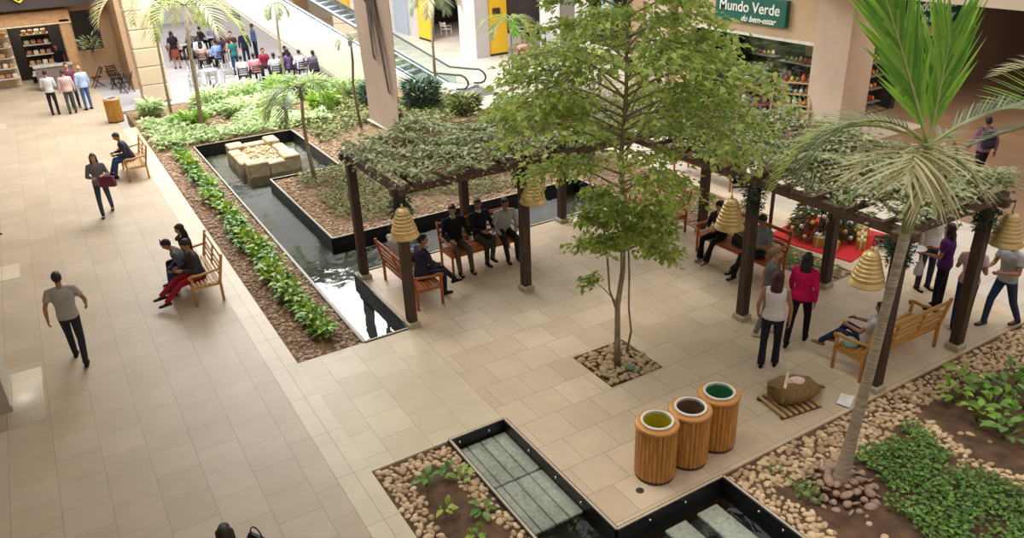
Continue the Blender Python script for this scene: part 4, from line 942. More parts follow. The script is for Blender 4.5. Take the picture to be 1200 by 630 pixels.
# ------------------------------------------------------------------ buildings
BEI = mat('beige_render', (190, 178, 162), .8, var=.04)
FAC = mat('warm_facade', (208, 178, 144), .75, var=.06, scale=2)
PIN = mat('pinkish_column', (214, 192, 172), .75, var=.05, scale=2)
WHT = mat('white_render', (228, 226, 224), .7, var=.03)
GRYP = tile_mat('grey_cladding', (206, 202, 200), (198, 194, 192), (176, 172, 170), 1.2, .7, off=0)
DRK = mat('dark_interior', (52, 46, 44), .8)
BRW = mat('brown_wall', (126, 102, 88), .8, var=.06, scale=1)
def wall(name, boxes, m):
    b = MB()
    for x0, x1, y0, y1, z0, z1 in boxes: b.box(((x0 + x1) / 2, (y0 + y1) / 2, (z0 + z1) / 2), (x1 - x0, y1 - y0, z1 - z0))
    return struct(name, b, m)
wall('corridor_shade_slab', [(-9, 1.0, -6, 62, 9.0, 9.3)], BEI)  # unseen slab added to shade the corridor from the sky
wall('wall_west', [(-9.3, -9, -6, 62, 0, 12)], BEI)
wall('wall_south', [(-9, 45, -6.3, -6, 0, 12)], BEI)
# beige pillar with grooved courses
t = None; b = MB()
for k in range(9):
    b.box((4.0, 35.65, .38 + k * .72), (1.05, 1.05, .69), bev=.03); b.box((4.0, 35.65, .74 + k * .72), (.98, .98, .05))
struct('wall_pillar_north', b, mat('pillar_stone', (222, 202, 174), .75, var=.04, scale=2))
# cafe front
wall('wall_north_west', [(-9, -.3, 42, 42.4, 2.75, 6), (-9, -2.4, 42, 42.4, 0, 2.75), (-.3, 1.4, 42, 42.4, 2.75, 6), (1.4, 1.9, 42, 42.4, 0, 6), (1.9, 3.0, 42, 42.4, 0, 1.35), (1.9, 3.0, 42, 42.4, 3.15, 6), (3.0, 3.7, 42, 42.4, 0, 6), (3.5, 4.3, 38.5, 42.4, 0, 6)], mat('cafe_wall', (186, 152, 116), .75, var=.05))
wall('wall_north_west_inner', [(-3, 4, 44.5, 44.7, 0, 4), (-9, 4.3, 42.4, 44.6, 3.6, 3.8)], DRK)
wall('wall_cafe_fascia', [(-9, 3.6, 41.3, 41.99, 3.45, 6.5)], mat('dark_fascia', (70, 58, 54), .7))
t = thing('cafe_portal', 'wooden portal frame around the cafe counter opening', 'portal', (.4, 41.83, 0))
PWD = mat('portal_wood', (206, 164, 120), .5, scale=6, col2=(184, 140, 96))
MB().box((-1.1, 0, 3.03), (5.2, .3, .56), bev=.03).build('header', PWD, t, smooth=False); MB().box((1.22, 0, 1.45), (.44, .3, 2.9), bev=.03).build('jamb', PWD, t, smooth=False)
MB().box((-1.1, -.1, 2.74), (5.2, .2, .05)).build('header_strip', mat('pale_strip', (236, 222, 184), .5), t, smooth=False)  # plain pale strip along the underside of the header
t = thing('shield_sign', 'yellow edged shield sign on the dark cafe fascia', 'sign', (.13, 41.25, 4.1))
def poly(pl, y0, y1): b = MB(); k = len(pl); b.add([(x, y0, z) for x, z in pl] + [(x, y1, z) for x, z in pl], [tuple(range(k)), tuple(range(2 * k - 1, k - 1, -1))] + [(i, (i + 1) % k, k + (i + 1) % k, k + i) for i in range(k)][::1]); return b
sp_ = [(-.42, .5), (-.42, -.05), (0, -.36), (.42, -.05), (.42, .5)]
YEL = mat('sign_yellow', (232, 216, 70), .5, var=.02)
poly(sp_, -.04, .04).build('yellow_border', YEL, t, smooth=False); poly([(x * .82, z * .8 + .02) for x, z in sp_], -.06, .0).build('black_field', mat('sign_black', (28, 28, 26), .5), t, smooth=False)
poly([(-.2, .4), (-.2, .02), (0, -.13), (.2, .02), (.2, .4), (.1, .4), (.1, .1), (0, 0), (-.1, .1), (-.1, .4)], -.08, 0).build('yellow_emblem', YEL, t, smooth=False)
for i, (x, lb) in enumerate(((-1.25, 'pale lit goods cabinet'), (.35, 'dark cabinet of trays'))):
    t = thing('display_cabinet', lb + ' standing in the cafe opening', 'cabinet', (x, 42.9, 0))
    MB().box((0, .25, 1.3), (1.15, .06, 2.5)).build('back_panel', DRK if i else mat('cream_panel', (214, 196, 164), .6), t, smooth=False)
    for k in range(5):
        MB().box((0, 0, .45 + k * .45), (1.1, .5, .04)).build('shelf', mat('white_shelf', (226, 220, 208), .5), t, smooth=False)
        for j in range(4): MB().box((-.4 + j * .26, -.05, .56 + k * .45), (.2, .3, .18), bev=.03).build('tray_goods', mat('goods_%d' % ((k + j) % 3), [(236, 224, 196), (206, 160, 110), (170, 120, 96)][(k + j) % 3], .6), t, smooth=False)
t = thing('service_counter', 'grey cafe counter below the cabinets', 'counter', (.35, 41.35, 0)); MB().box((.35, 0, .5), (1.5, .5, 1.0), bev=.02).build('front', mat('counter_front', (132, 120, 112), .5), t, smooth=False); MB().box((.35, 0, 1.03), (1.6, .6, .06), bev=.01).build('top', mat('counter_top', (196, 190, 184), .3), t, smooth=False)
shrub('pale feathery plant standing in the cafe window', (2.45, 41.8, 1.35), G_PB, .55, .9, 90, .35, .06)
# dining court
wall('wall_court_north', [(4.3, 13, 60, 60.4, 0, 7)], WHT)
wall('wall_court_east', [(11.6, 11.9, 44, 52, 0, 5.0), (11.6, 11.9, 54.5, 60, 0, 5.0), (11.6, 11.9, 52, 54.5, 0, .6), (11.6, 11.9, 52, 54.5, 2.4, 5)], WHT)
b = MB().box((11.75, 53.25, 1.5), (.1, 2.5, 1.8)); struct('window_1', b, mat('dark_glass', (84, 96, 104), .15))
for k in range(3): b = MB().box((6.2 + k * 2.1, 59.95, 2.6), (1.2, .1, 2.8)); struct('window_%d' % (k + 2), b, mat('court_glass', (120, 150, 110), .2))
# east facade with yellow panels
wall('wall_east_columns', [(19.0, 19.7, 41.9, 43.2, 0, 6), (18.5, 19.25, 34.4, 36.1, 0, 6), (17.6, 18.3, 25.9, 27.3, 0, 6), (19, 19.6, 43.2, 46, 0, 6), (19.0, 19.6, 36.1, 42, 3.6, 6), (19.2, 24, 34.5, 34.9, 3.6, 6)], GRYP)
wall('wall_blue_grey_panel', [(18.9, 19.0, 43.3, 45.2, 0, 5)], mat('blue_grey_panel', (166, 178, 194), .5, var=.03))
wall('wall_east_inner', [(23.5, 23.7, 34.9, 50, 0, 5), (19.7, 24, 46, 46.2, 0, 5), (22, 24, 29, 34.5, 0, .05), (26, 26.2, 25, 35, 0, 5), (19.7, 26, 34.9, 46, 3.6, 3.7)], DRK)
for i, (loc, rz, w_) in enumerate((((18.95, 41.1, 0), D(90), 1.5), ((19.8, 34.5, 0), 0, 1.0), ((18.95, 54, 0), D(90), 2.4))):
    t = thing('yellow_panel', ['tall yellow panel beside the white chair doorway', 'tall yellow panel with a small dark plate beside the clad column', 'orange yellow panel glimpsed above the escalator steps'][i], 'panel', loc, rz)
    MB().box((0, 0, 2.0), (w_, .14, 3.8), bev=.02).build('sheet', mat('yellow_paint', (244, 196, 40), .45, var=.04), t, smooth=False); MB().box((-.1 if i else .25, -.09, 2.1 if i == 1 else 1.9), (.42, .03, .3)).build('dark_plate', mat('plate_dark', (70, 52, 36), .5), t, smooth=False)
    MB().box((0, 0, .06), (w_ * .96, .12, .1)).build('base_rail', DRK, t, smooth=False)
# east shops
wall('wall_east_shop', [(20.6, 20.9, 16.2, 22.2, 2.75, 6), (20.6, 20.9, 22.2, 34.4, 3.3, 6), (20.6, 21.0, 21.9, 22.6, 0, 3.4), (20.6, 21.0, 24.6, 25.3, 0, 3.4)], FAC)
wall('wall_shop_columns', [(20.3, 21.5, 15.0, 16.25, 0, 6), (20.35, 21.0, 22.9, 24.1, 0, 6)], PIN)
wall('wall_shop_corner', [(21.5, 30.3, 17.2, 17.5, 2.15, 6)], FAC)
wall('wall_far_east', [(30.3, 40, 17.2, 17.5, -.2, 6), (40, 40.3, -6, 17.5, 0, 6), (30, 30.3, 17.3, 20, 0, 6)], BRW)
wall('wall_shop_inner', [(25, 25.2, 16.5, 34, 0, 4), (20.9, 25, 16.5, 16.6, 0, .01)], DRK)
wall('ceiling', [(20.9, 30, 17.5, 34, 3.4, 3.5)], mat('shop_ceiling', (190, 178, 160), .8))
wall('trim_9', [(20.52, 20.6, 16.25, 22.2, 2.68, 2.76), (21.5, 30.3, 17.1, 17.2, 2.1, 2.17)], mat('white_trim', (238, 232, 222), .5))
wall('wall_upper_slab', [(18.6, 42, -8, 17.0, 4.55, 5.2), (20.3, 42, 17, 34, 4.6, 5.2)], mat('pale_slab_edge', (226, 208, 184), .7, var=.03))
b = MB().box((30.2, 17.05, 1.0), (.06, .06, 2.2)); b.box((26.5, 17.3, 1.0), (6.5, .04, 2.1)); 
tag(b.build('window_6', GLASS, smooth=False), kind='structure')
b = MB().box((20.75, 19.2, 1.4), (.03, 5.4, 2.6)); tag(b.build('window_7', GLASS, smooth=False), kind='structure')
SGN = mat('sign_green', (24, 96, 82), .45, var=.05)
def text(body, size, loc, rot, m, parent, ext=.008, align='LEFT', shear=0):
    c = bpy.data.curves.new('lettering', 'FONT'); c.body = body; c.size = size; c.extrude = ext; c.align_x = align; c.shear = shear; c.offset = .004; c.materials.append(m)
    o = bpy.data.objects.new('tmp', c); COL.objects.link(o); dg = bpy.context.evaluated_depsgraph_get(); me = bpy.data.meshes.new_from_object(o.evaluated_get(dg)); bpy.data.objects.remove(o)
    me.name = 'lettering'; o = bpy.data.objects.new('lettering', me); COL.objects.link(o); o.parent = parent; o.location = loc; o.rotation_euler = rot; return o
LET = mat('letter_white', (240, 240, 230), .5, var=.01)
t = thing('shop_sign', 'green shop sign with white lettering over the open storefront', 'sign', (20.5, 19.05, 3.5), D(-90))
MB().box((0, 0, 0), (3.05, .18, .82), bev=.01).build('sign_box', SGN, t, smooth=False)
text('Mundo Verde', .47, (-1.33, -.1, -.06), (D(90), 0, 0), LET, t); text('do bem-estar', .27, (1.15, -.1, -.35), (D(90), 0, 0), LET, t, align='RIGHT', shear=.3)
t = thing('shop_sign', 'darker green shop sign with the same lettering, half hidden by the palm spear', 'sign', (27.2, 17.1, 3.0), 0)
MB().box((0, 0, 0), (3.6, .18, 1.0), bev=.01).build('sign_box', SGN, t, smooth=False)
text('Mundo Verde', .55, (-1.6, -.1, .03), (D(90), 0, 0), LET, t); text('do bem-estar', .36, (1.4, -.1, -.36), (D(90), 0, 0), LET, t, align='RIGHT', shear=.3)
t = thing('round_sign', 'round pale teal sign hanging over the doorway behind the tree', 'sign', (20.35, 26.5, 2.98), D(-90))
MB().tube([(0, .03, 0), (0, -.03, 0)], .42, 28).build('disc', mat('teal_disc', (120, 176, 176), .5), t, smooth=False); MB().tube([(0, .03, 0), (0, -.04, 0)], .36, 28).build('inner_disc', mat('teal_pale', (168, 208, 206), .5), t, smooth=False)
for k, (z, w_) in enumerate(((.06, .4), (-.06, .44))): MB().box((0, -.05, z), (w_, .02, .06)).build('white_band', LET, t, smooth=False)
# shop shelves
def goods(t, x0, x1, z, n, y=0, ay=0):
    for k in range(n):
        c = rnd.choice([(236, 232, 224), (214, 120, 50), (226, 190, 70), (180, 60, 50), (90, 110, 150), (206, 196, 180), (120, 140, 70)])
        x = x0 + (x1 - x0) * (k + .5) / n; hh = rnd.uniform(.12, .24)
        MB().lathe([(.01, 0), (.06, .005), (.062, hh * .7), (.03, hh * .85), (.032, hh)], (x, y, z), 8).build('jar', mat('jar_%d_%d_%d' % c, c, .5), t)
t = thing('round_display_rack', 'round tiered wooden rack of goods outside the green signed shop', 'rack', (19.6, 17.75, 0))
for k, z in enumerate((.35, .85, 1.3)):
    MB().lathe([(.02, z), (.62 - k * .06, z), (.64 - k * .06, z + .02), (.64 - k * .06, z + .07), (.62 - k * .06, z + .08), (.02, z + .05)], n=28).build('tier', mat('rack_wood', (160, 116, 84), .5), t)
    for j in range(12): a = 2 * PI * j / 12; c = [(210, 200, 190), (70, 80, 130), (120, 60, 50)][j % 3]; MB().box(((.5 - k * .06) * math.cos(a), (.5 - k * .06) * math.sin(a), z + .2), (.1, .14, .24), rz=a, bev=.01).build('packet', mat('pk_%d' % c[0], c, .5), t, smooth=False)
MB().tube([(0, 0, 0), (0, 0, 1.5)], .05, 8).build('pole', mat('rack_dark', (70, 50, 40), .5), t)
t = thing('tiered_shelf', 'pale stepped shelf of jars and packets beside the pink column', 'shelf', (19.9, 16.55, 0), D(-60))
for k in range(5):
    MB().box((0, .1 * k, .25 + .33 * k), (1.15, .3, .03)).build('shelf_board', mat('pale_board', (216, 186, 146), .5), t, smooth=False); goods(t, -.5, .5, .27 + .33 * k, 6, .1 * k)
for s_ in (-1, 1): MB().bar((s_ * .58, -.1, 0), (s_ * .58, .5, 1.8), .04, .3).build('side_frame', mat('pale_board', (216, 186, 146), .5), t, smooth=False)
for i, (x, y) in enumerate(((22.3, 18.4), (22.6, 20.3), (22.4, 21.5), (24.0, 16.9), (26.2, 18.6))):
    t = thing('shop_shelf', ['dark shelf of goods in the doorway below the green sign', 'shelf of goods deeper inside the green signed shop', 'shelf of goods behind the tree crown inside the shop', 'shelf of packets behind the palm next to the pink column', 'glass fronted shelf under the darker sign'][i], 'shelf', (x, y, 0), D(-90) if i < 3 else 0)
    MB().box((0, .2, 1), (1.4, .04, 2)).build('back_board', DRK, t, smooth=False)
    for k in range(4): MB().box((0, 0, .3 + .45 * k), (1.4, .4, .03)).build('shelf_board', mat('grey_board', (130, 124, 118), .5), t, smooth=False); goods(t, -.6, .6, .32 + .45 * k, 6)
t = thing('potted_plant', 'green potted plant on a stand by the round rack', 'plant', (20.0, 18.7, .9)); MB().lathe([(.12, 0), (.17, .25), (.18, .28), (.15, .27)], n=16).build('pot', mat('pot_brown', (130, 90, 66), .7), t)
MB().box((0, 0, -.45), (.4, .4, .9)).build('stand', mat('rack_wood', (160, 116, 84), .5), t, smooth=False)
leaf_cloud('foliage', [(rnd.gauss(0, .16), rnd.gauss(0, .16), .5 + rnd.gauss(0, .14)) for _ in range(260)], G_BR, .14, .08, t)
# roof frame seen mirrored in the pools
b = MB()
for k in range(16): b.box((6 + 0, -4 + k * 3.2, 13), (26, .25, .5))
for k in range(9): b.box((-6 + k * 3.0, 20, 13.3), (.22, 52, .3))
struct('ceiling_roof_frame', b, mat('roof_steel', (96, 92, 90), .5))
# ------------------------------------------------------------------ christmas corner
t = thing('red_mat', 'red floor cloth spread under the decorated tree', 'mat', (14.35, 10.45, 0))
MB().box((0, 0, .012), (1.9, 2.0, .02), rz=D(12)).build('cloth', mat('red_cloth', (206, 36, 34), .8, var=.06), t, smooth=False)
t = thing('christmas_tree', 'decorated evergreen tree with gold, white and red baubles on the red cloth', 'tree', (14.3, 10.6, 0))
n = 2600; zz = .08 + 2.2 * (1 - np.sqrt(rng.uniform(0, 1, n))); a = rng.uniform(0, 2 * PI, n); r = (2.45 - zz) * .31 * rng.uniform(.55, 1, n)
v, q = leaves_np(np.stack([r * np.cos(a), r * np.sin(a), zz], 1), np.stack([np.cos(a), np.sin(a), rng.uniform(-.5, .2, n)], 1), np.stack([rng.normal(0, .4, n), rng.normal(0, .4, n), np.ones(n)], 1), np.full(n, .14), np.full(n, .04))
mesh_np('needles', v, q, G_DK, t); MB().tube([(0, 0, 0), (0, 0, 2.3)], [.07, .02], 8).build('trunk', mat('dark_trunk', (80, 60, 46), .8), t)
for k in range(95):
    z = .15 + 2.05 * (k / 95) ** 1.3; a_ = k * 2.4; r_ = (2.45 - z) * .31 * 1.02; c, m_ = [('gold_bauble', (226, 184, 92)), ('white_bauble', (240, 234, 222)), ('red_bauble', (190, 36, 40))][(k * 7) % 5 % 3]
    MB().ell((r_ * math.cos(a_), r_ * math.sin(a_), z), (.055, .055, .055), n=10, m=6).build('bauble', mat(c, m_, .25, .3), t)
for i, (x, y, s_, c) in enumerate(((14.55, 9.75, .26, 0), (14.8, 9.95, .3, 1), (15.0, 10.25, .28, 0), (14.35, 9.6, .22, 1), (13.75, 10.2, .24, 0), (13.85, 9.9, .2, 1))):
    t = thing('gift_box', 'wrapped gold gift box with pale ribbon, ' + ['in front of the tree', 'tallest of the heap', 'at the far corner of the red cloth', 'lowest beside the post', 'on the pergola side of the tree', 'smallest near the tree skirt'][i], 'gift box', (x, y, .022), rnd.uniform(0, 1), 'gift boxes under the decorated tree')
    MB().box((0, 0, s_ / 2), (s_, s_ * .8, s_), bev=.008).build('box', mat('gift_gold_%d' % c, [(206, 176, 84), (196, 160, 66)][c], .4, .3), t, smooth=False)
    MB().box((0, 0, s_ / 2), (.04, s_ * .83, s_ * 1.02)).box((0, 0, s_ / 2), (s_ * 1.02, .04, s_ * 1.015)).build('ribbon', mat('ribbon_pale', (236, 226, 206), .4), t, smooth=False)
    MB().ell((-.04, 0, s_ + .03), (.06, .03, .04)).ell((.04, 0, s_ + .03), (.06, .03, .04)).build('bow', mat('ribbon_pale', (236, 226, 206), .4), t)
t = thing('dark_garland_heap', 'heap of dark green garland at the cloth edge by the bell', 'garland', (15.1, 9.3, .0))
leaf_cloud('needles', [(rnd.gauss(0, .22), rnd.gauss(0, .16), .05 + abs(rnd.gauss(0, .1))) for _ in range(420)], GARL, .14, .04, t)

# ------------------------------------------------------------------ cafe chairs, court furniture
CH_D = mat('dark_chair_wood', (50, 40, 38), .5); CH_M = mat('aluminium', (196, 198, 200), .35, .7); CH_W = mat('white_plastic', (240, 240, 240), .4)
def chair(label, loc, rz, m, group, fold=False):
    t = thing('chair', label, 'chair', loc, rz, group)
    s = MB(); [s.box((0, -.16 + k * .08, .45), (.42, .06, .02)) for k in range(5)]; s.build('seat', m, t, smooth=False)
    b = MB(); [b.box((0, -.23 - .03 * k, .62 + k * .09), (.4, .018, .055)) for k in range(3)]; b.build('backrest', m, t, smooth=False)
    for sx in (-1, 1):
        x = sx * .2
        if fold: MB().bar((x, .24, 0), (x, -.3, .88), .03, .03).build('leg', m, t, smooth=False); MB().bar((x * .9, -.24, 0), (x * .9, .2, .46), .03, .03).build('leg', m, t, smooth=False)
        else: MB().tube([(x, -.2, 0), (x, -.21, .45), (x, -.3, .88)], .016, 6).build('leg', m, t); MB().tube([(x, .2, 0), (x, .19, .45)], .016, 6).build('leg', m, t); MB().tube([(x, -.24, .64), (x, .18, .64), (x, .19, .45)], .014, 6).build('armrest', m, t)
    return t
for i, (x, y, a, lb) in enumerate(((2.25, 40.3, 100, 'dark folding chair standing alone below the cafe window'), (3.0, 40.3, 200, 'dark folding chair behind the beige pillar, nearer the wall'), (2.95, 39.3, -40, 'dark folding chair tucked against the beige pillar'), (3.2, 38.2, 30, 'dark folding chair half hidden by the beige pillar'))):
    chair(lb, (x, y, 0), D(a), CH_D, 'dark folding chairs by the cafe', True)
for i, (x, y, a) in enumerate(((5.75, 36.4, 10), (6.4, 36.2, -5), (7.05, 36.0, 8), (5.9, 37.4, 170), (6.6, 37.2, 185), (7.3, 37.0, 175))):
    chair('silver metal chair standing empty at the garden edge of the dining area', (x, y, 0), D(a), CH_M, 'silver chairs at the garden edge of the dining area')
t0 = chair('white plastic chair standing in the dark doorway', (20.3, 41.2, 0), D(-70), CH_W, None)
if 'group' in t0: del t0['group']
for x, y in ((20.6, 38.6), (21.4, 39.6), (22.2, 36.6), (21.6, 37.4), (23.0, 37.6)): chair('pale chair inside the dim hall behind the yellow panels', (x, y, 0), D(rnd.uniform(0, 360)), CH_W if x > 21.5 else mat('tan_chair', (150, 120, 100), .5), 'chairs inside the dim hall')
def table(loc, lb):
    t = thing('cafe_table', lb, 'table', loc, 0, 'round tables of the dining area')
    MB().lathe([(.02, .72), (.38, .72), (.4, .735), (.38, .75), (.02, .75)], n=20).build('tabletop', CH_M, t); MB().tube([(0, 0, .02), (0, 0, .72)], .03, 8).build('pedestal', CH_D, t); MB().lathe([(.25, 0), (.25, .02), (.05, .04)], n=16).build('base', CH_D, t)
for i, (x, y, lb) in enumerate(((6.45, 36.85, 'among the empty silver chairs'), (7.5, 42.0, 'ringed by dark clothed diners'), (8.6, 46.4, 'deep in the dining area'), (8.2, 36.7, 'by the pink shirted diner'), (9.3, 36.3, 'by the white shirted diners'), (6.9, 45.0, 'behind the woman in the brown skirt'))): table((x, y, 0), 'round metal table ' + lb)

# ------------------------------------------------------------------ people
NAVY = (38, 44, 62); BLK = (26, 26, 30); JEAN = (52, 70, 104); DJ = (46, 54, 76); WHT_ = (228, 226, 224)
person('person in light grey t-shirt and dark trousers walking alone up the corridor', (-.60, 14.45, 0), D(-8), 'walk2', 1.72, shirt=(172, 168, 162), pants=(46, 46, 56), P=dict(lean=3, ua=((.38, -.25, -1), (.42, .3, -1)), fa=((.1, .25, -1), (-.1, .7, -.7))))
wi = person('person in grey top and jeans walking down the corridor with a maroon bag', (.68, 22.25, 0), D(172), 'walk', 1.66, fem=True, shirt=(128, 122, 132), sleeve='long', pants=(64, 76, 98), hair=(58, 36, 28), style='long', skin='light', P=dict(fa=((-.4, .9, .25), (-.5, .8, .1)), ua=((.3, .1, -1), (.3, .1, -1))))
def handbag(label, loc, rz, c, s=1.0, name='handbag', strap=None):
    t = thing(name, label, 'bag', loc, rz)
    b = MB(); rs = []
    for z, w, d in ((-.12, .15, .05), (-.115, .17, .065), (0, .165, .06), (.09, .13, .03), (.1, .12, .02)): rs.append([V((w * s * x, d * s * y, z * s)) for x, y in ((-1, -.6), (-.85, -1), (.85, -1), (1, -.6), (1, .6), (.85, 1), (-.85, 1), (-1, .6))])
    b.rings(rs); m = mat('leather_%d_%d_%d' % c, c, .35, var=.08); b.build('bag_body', m, t, smooth=False)
    MB().tube([(.1 * s * math.cos(q), 0, .09 * s + .14 * s * math.sin(q)) for q in (PI * k / 8 for k in range(9))], .008, 6).build('handle', m, t)
    MB().box((0, -.068 * s, .03 * s), (.03, .01, .03)).build('clasp', mat('clasp_metal', (220, 214, 200), .25, .9), t, smooth=False)
    return t
p = wi['w'](wi['wr'][0]); handbag('maroon handbag carried by the woman walking down the corridor', (p.x + .05, p.y - .1, p.z - .12), D(150), (112, 34, 62), 1.25)
# four men at the cafe
person('person in white shirt and black trousers standing at the cafe counter end', (.25, 35.7, 0), D(-15), 'stand', 1.68, shirt=(222, 220, 226), sleeve='long', pants=(44, 44, 44), vox=.02, P=dict(fa=((-.5, .7, .3), (-.5, .7, .2))), detail=False)
person('person in a pale pink striped shirt and grey trousers with hands at the sides', (.85, 35.5, 0), D(5), 'stand', 1.66, shirt=(206, 178, 176), sleeve='long', pants=(84, 82, 84), vox=.02, skin='light', hair=(70, 52, 46), girth=1.12, detail=False)
person('person in a maroon shirt standing behind the pink striped shirt', (1.05, 36.5, 0), D(-175), 'stand', 1.76, shirt=(126, 66, 84), sleeve='short', pants=DJ, vox=.02, skin='light', detail=False, hair=(90, 60, 50))
person('person in a light blue shirt and blue jeans, bald, at the cafe gathering', (1.45, 35.8, 0), D(25), 'stand', 1.7, shirt=(178, 194, 230), sleeve='long', pants=(72, 102, 156), vox=.02, skin='light', style='bald', hair=(150, 130, 120), girth=1.08, detail=False)
person('person in black working inside the cafe opening', (1.05, 42.75, 0), D(160), 'stand', 1.7, shirt=(34, 32, 44), pants=BLK, vox=.03, detail=False)
# bench A
person('person in dark jacket and jeans bent forward over a phone on the pale bench', (1.78, 25.55, 0), D(92), 'sit', 1.74, shirt=(62, 62, 74), sleeve='long', pants=(58, 78, 118), hair=(70, 62, 58), head=(0, 28), P=dict(lean=22, fa=((-.35, .9, .35), (-.35, .9, .35)), sh=((0, .25, -1), (0, .45, -1))))
# bench B
person('person in charcoal jacket and dark red trousers, legs stretched out from the honey bench', (1.8, 15.72, 0), D(98), 'sit', 1.72, shirt=(62, 60, 64), sleeve='long', pants=(158, 32, 50), shoe=(70, 40, 34), head=(10, 25), P=dict(lean=12, th=((.05, 1, -.12), (.1, 1, -.05)), sh=((0, .9, -.75), (.0, 1.0, -.7)), fa=((-.4, .8, .3), (-.4, .8, .2))))
person('person in a grey top and jeans leaning forward in the middle of the honey bench', (1.72, 16.2, 0), D(85), 'sit', 1.66, shirt=(94, 98, 102), sleeve='long', pants=(52, 68, 112), head=(0, 35), P=dict(lean=34, fa=((-.4, .9, .1), (-.4, .9, .1))))
person('long haired person in black holding up a phone on the honey bench', (1.8, 16.68, 0), D(100), 'sit', 1.66, fem=True, shirt=(36, 34, 40), sleeve='long', pants=BLK, style='long', hair=(36, 26, 24), head=(0, 18), skin='light', P=dict(lean=6, ua=((.2, .6, -.8), (.9, .1, -.5)), fa=((-.2, .7, .7), (.6, -.4, -.2))))
t = thing('smartphone', 'dark phone held up on the honey bench', 'phone', (1.30, 16.62, 1.02), D(100)); MB().box((0, 0, 0), (.075, .012, .15), bev=.004).build('case', mat('phone_black', (24, 24, 28), .3), t, smooth=False); MB().box((0, .007, 0), (.066, .002, .135)).build('screen', mat('phone_screen', (60, 66, 80), .1), t, smooth=False)
# bench C
person('person in a white shirt on the orange bench at the water corner, far seat', (5.42, 13.95, 0), D(-75), 'sit', 1.72, shirt=(218, 214, 224), sleeve='long', pants=(60, 60, 66), head=(-15, 5), P=dict(lean=-6))
person('person in dark blue shirt with crossed legs on the orange water corner bench', (5.5, 13.05, 0), D(-85), 'cross', 1.75, shirt=(56, 54, 80), sleeve='long', pants=(44, 48, 66), head=(-30, 0), P=dict(lean=8))
# bench D
person('person in black jacket and brown trousers at one end of the three-man bench', (6.8, 14.1, 0), D(175), 'sit', 1.76, shirt=(34, 36, 44), sleeve='long', pants=(104, 94, 78), head=(-25, 8), skin='light', P=dict(lean=-4, ua=((.3, .5, -1), (.3, .4, -1)), sh=((0, .25, -1), (0, .3, -1))), collar=(200, 200, 200))
person('person in black jacket and white collar, cross-legged, middle of the three-man bench', (7.42, 14.1, 0), D(185), 'cross', 1.74, shirt=(40, 42, 48), sleeve='long', pants=(74, 70, 66), head=(-35, 0), P=dict(lean=-3), collar=(226, 226, 226))
person('person in a pale shirt leaning forward, by the bell post on the three-man bench', (7.98, 14.05, 0), D(170), 'sit', 1.74, shirt=(196, 196, 202), sleeve='long', pants=(52, 52, 60), head=(10, 5), P=dict(lean=16, fa=((-.4, .9, -.5), (-.4, .9, -.5)), sh=((0, .1, -1), (0, .5, -1))))
# bench F
person('person in black trousers sitting with one leg out beside a black handbag', (11.62, 11.1, 0), D(98), 'sit', 1.64, fem=True, shirt=(54, 34, 38), sleeve='long', pants=(24, 24, 28), shoe=(150, 120, 104), hair=(40, 26, 24), style='pony', head=(0, 22), skin='light', P=dict(lean=8, flare=.085, sh=((0, .55, -1), (0, .1, -1)), fa=((-.5, .8, .2), (-.5, .8, .2))))
handbag('black handbag resting on the orange bench between two people', (11.66, 10.58, .57), D(80), (22, 22, 24), 1.15)
person('person in blue grey shirt looking down, legs crossed, behind the bell post', (11.66, 9.95, 0), D(88), 'cross', 1.74, shirt=(138, 150, 168), sleeve='short', pants=(34, 38, 48), head=(0, 30), P=dict(lean=6, fa=((-.5, .8, .3), (-.5, .8, .3)), sh=((-.3, .9, -.7), (.0, .45, -1))))
# bench G
person('long black haired person in jeans lounging on the long honey bench', (10.42, 6.6, 0), D(12), 'sit', 1.6, fem=True, shirt=(206, 204, 206), sleeve='short', pants=(44, 56, 92), shoe=(160, 110, 84), hair=(28, 22, 24), style='long', head=(10, 10), P=dict(lean=-18, th=((.1, 1, .12), (.15, 1, .2)), sh=((0, .75, -.75), (0, .55, -.9)), jacket=0))
t = thing('cushion_bag', 'pale turquoise cloth bag lying on the bench beside the lounging girl', 'bag', (10.22, 6.72, .5), D(20)); MB().ell((0, 0, 0), (.17, .13, .09), n=14).build('bag_body', mat('turquoise_cloth', (170, 206, 204), .8), t)
# walking women
person('dark red haired person in white tank top and black trousers walking across the plaza', (9.22, 7.5, 0), D(-55), 'walk', 1.68, fem=True, shirt=(226, 222, 228), sleeve='none', pants=(38, 40, 56), hair=(76, 26, 36), style='long', skin='tan', P=dict(flare=.07, ua=((.3, -.1, -1), (.3, .1, -1)), th=((.03, -.04, -1), (.03, .12, -1)), sh=((0, -.15, -1), (0, .0, -1)), hem=-.04))
person('person in a bright pink top and black trousers striding beside the white tank top', (10.2, 7.75, 0), D(-62), 'walk', 1.66, fem=True, shirt=(214, 28, 96), sleeve='long', pants=(30, 30, 36), hair=(30, 22, 24), style='long', girth=1.08, P=dict(th=((.05, -.4, -1), (.05, .3, -1))))
person('fair haired person in a grey t-shirt and grey trousers walking past the bell post', (9.95, 8.25, 0), D(-130), 'walk2', 1.66, fem=True, shirt=(104, 102, 104), sleeve='short', pants=(136, 132, 128), shoe=(222, 220, 216), hair=(168, 132, 92), style='pony', skin='light', P=dict(th=((.04, .15, -1), (.04, -.12, -1)), sh=((0, 0, -1), (0, -.3, -1))))
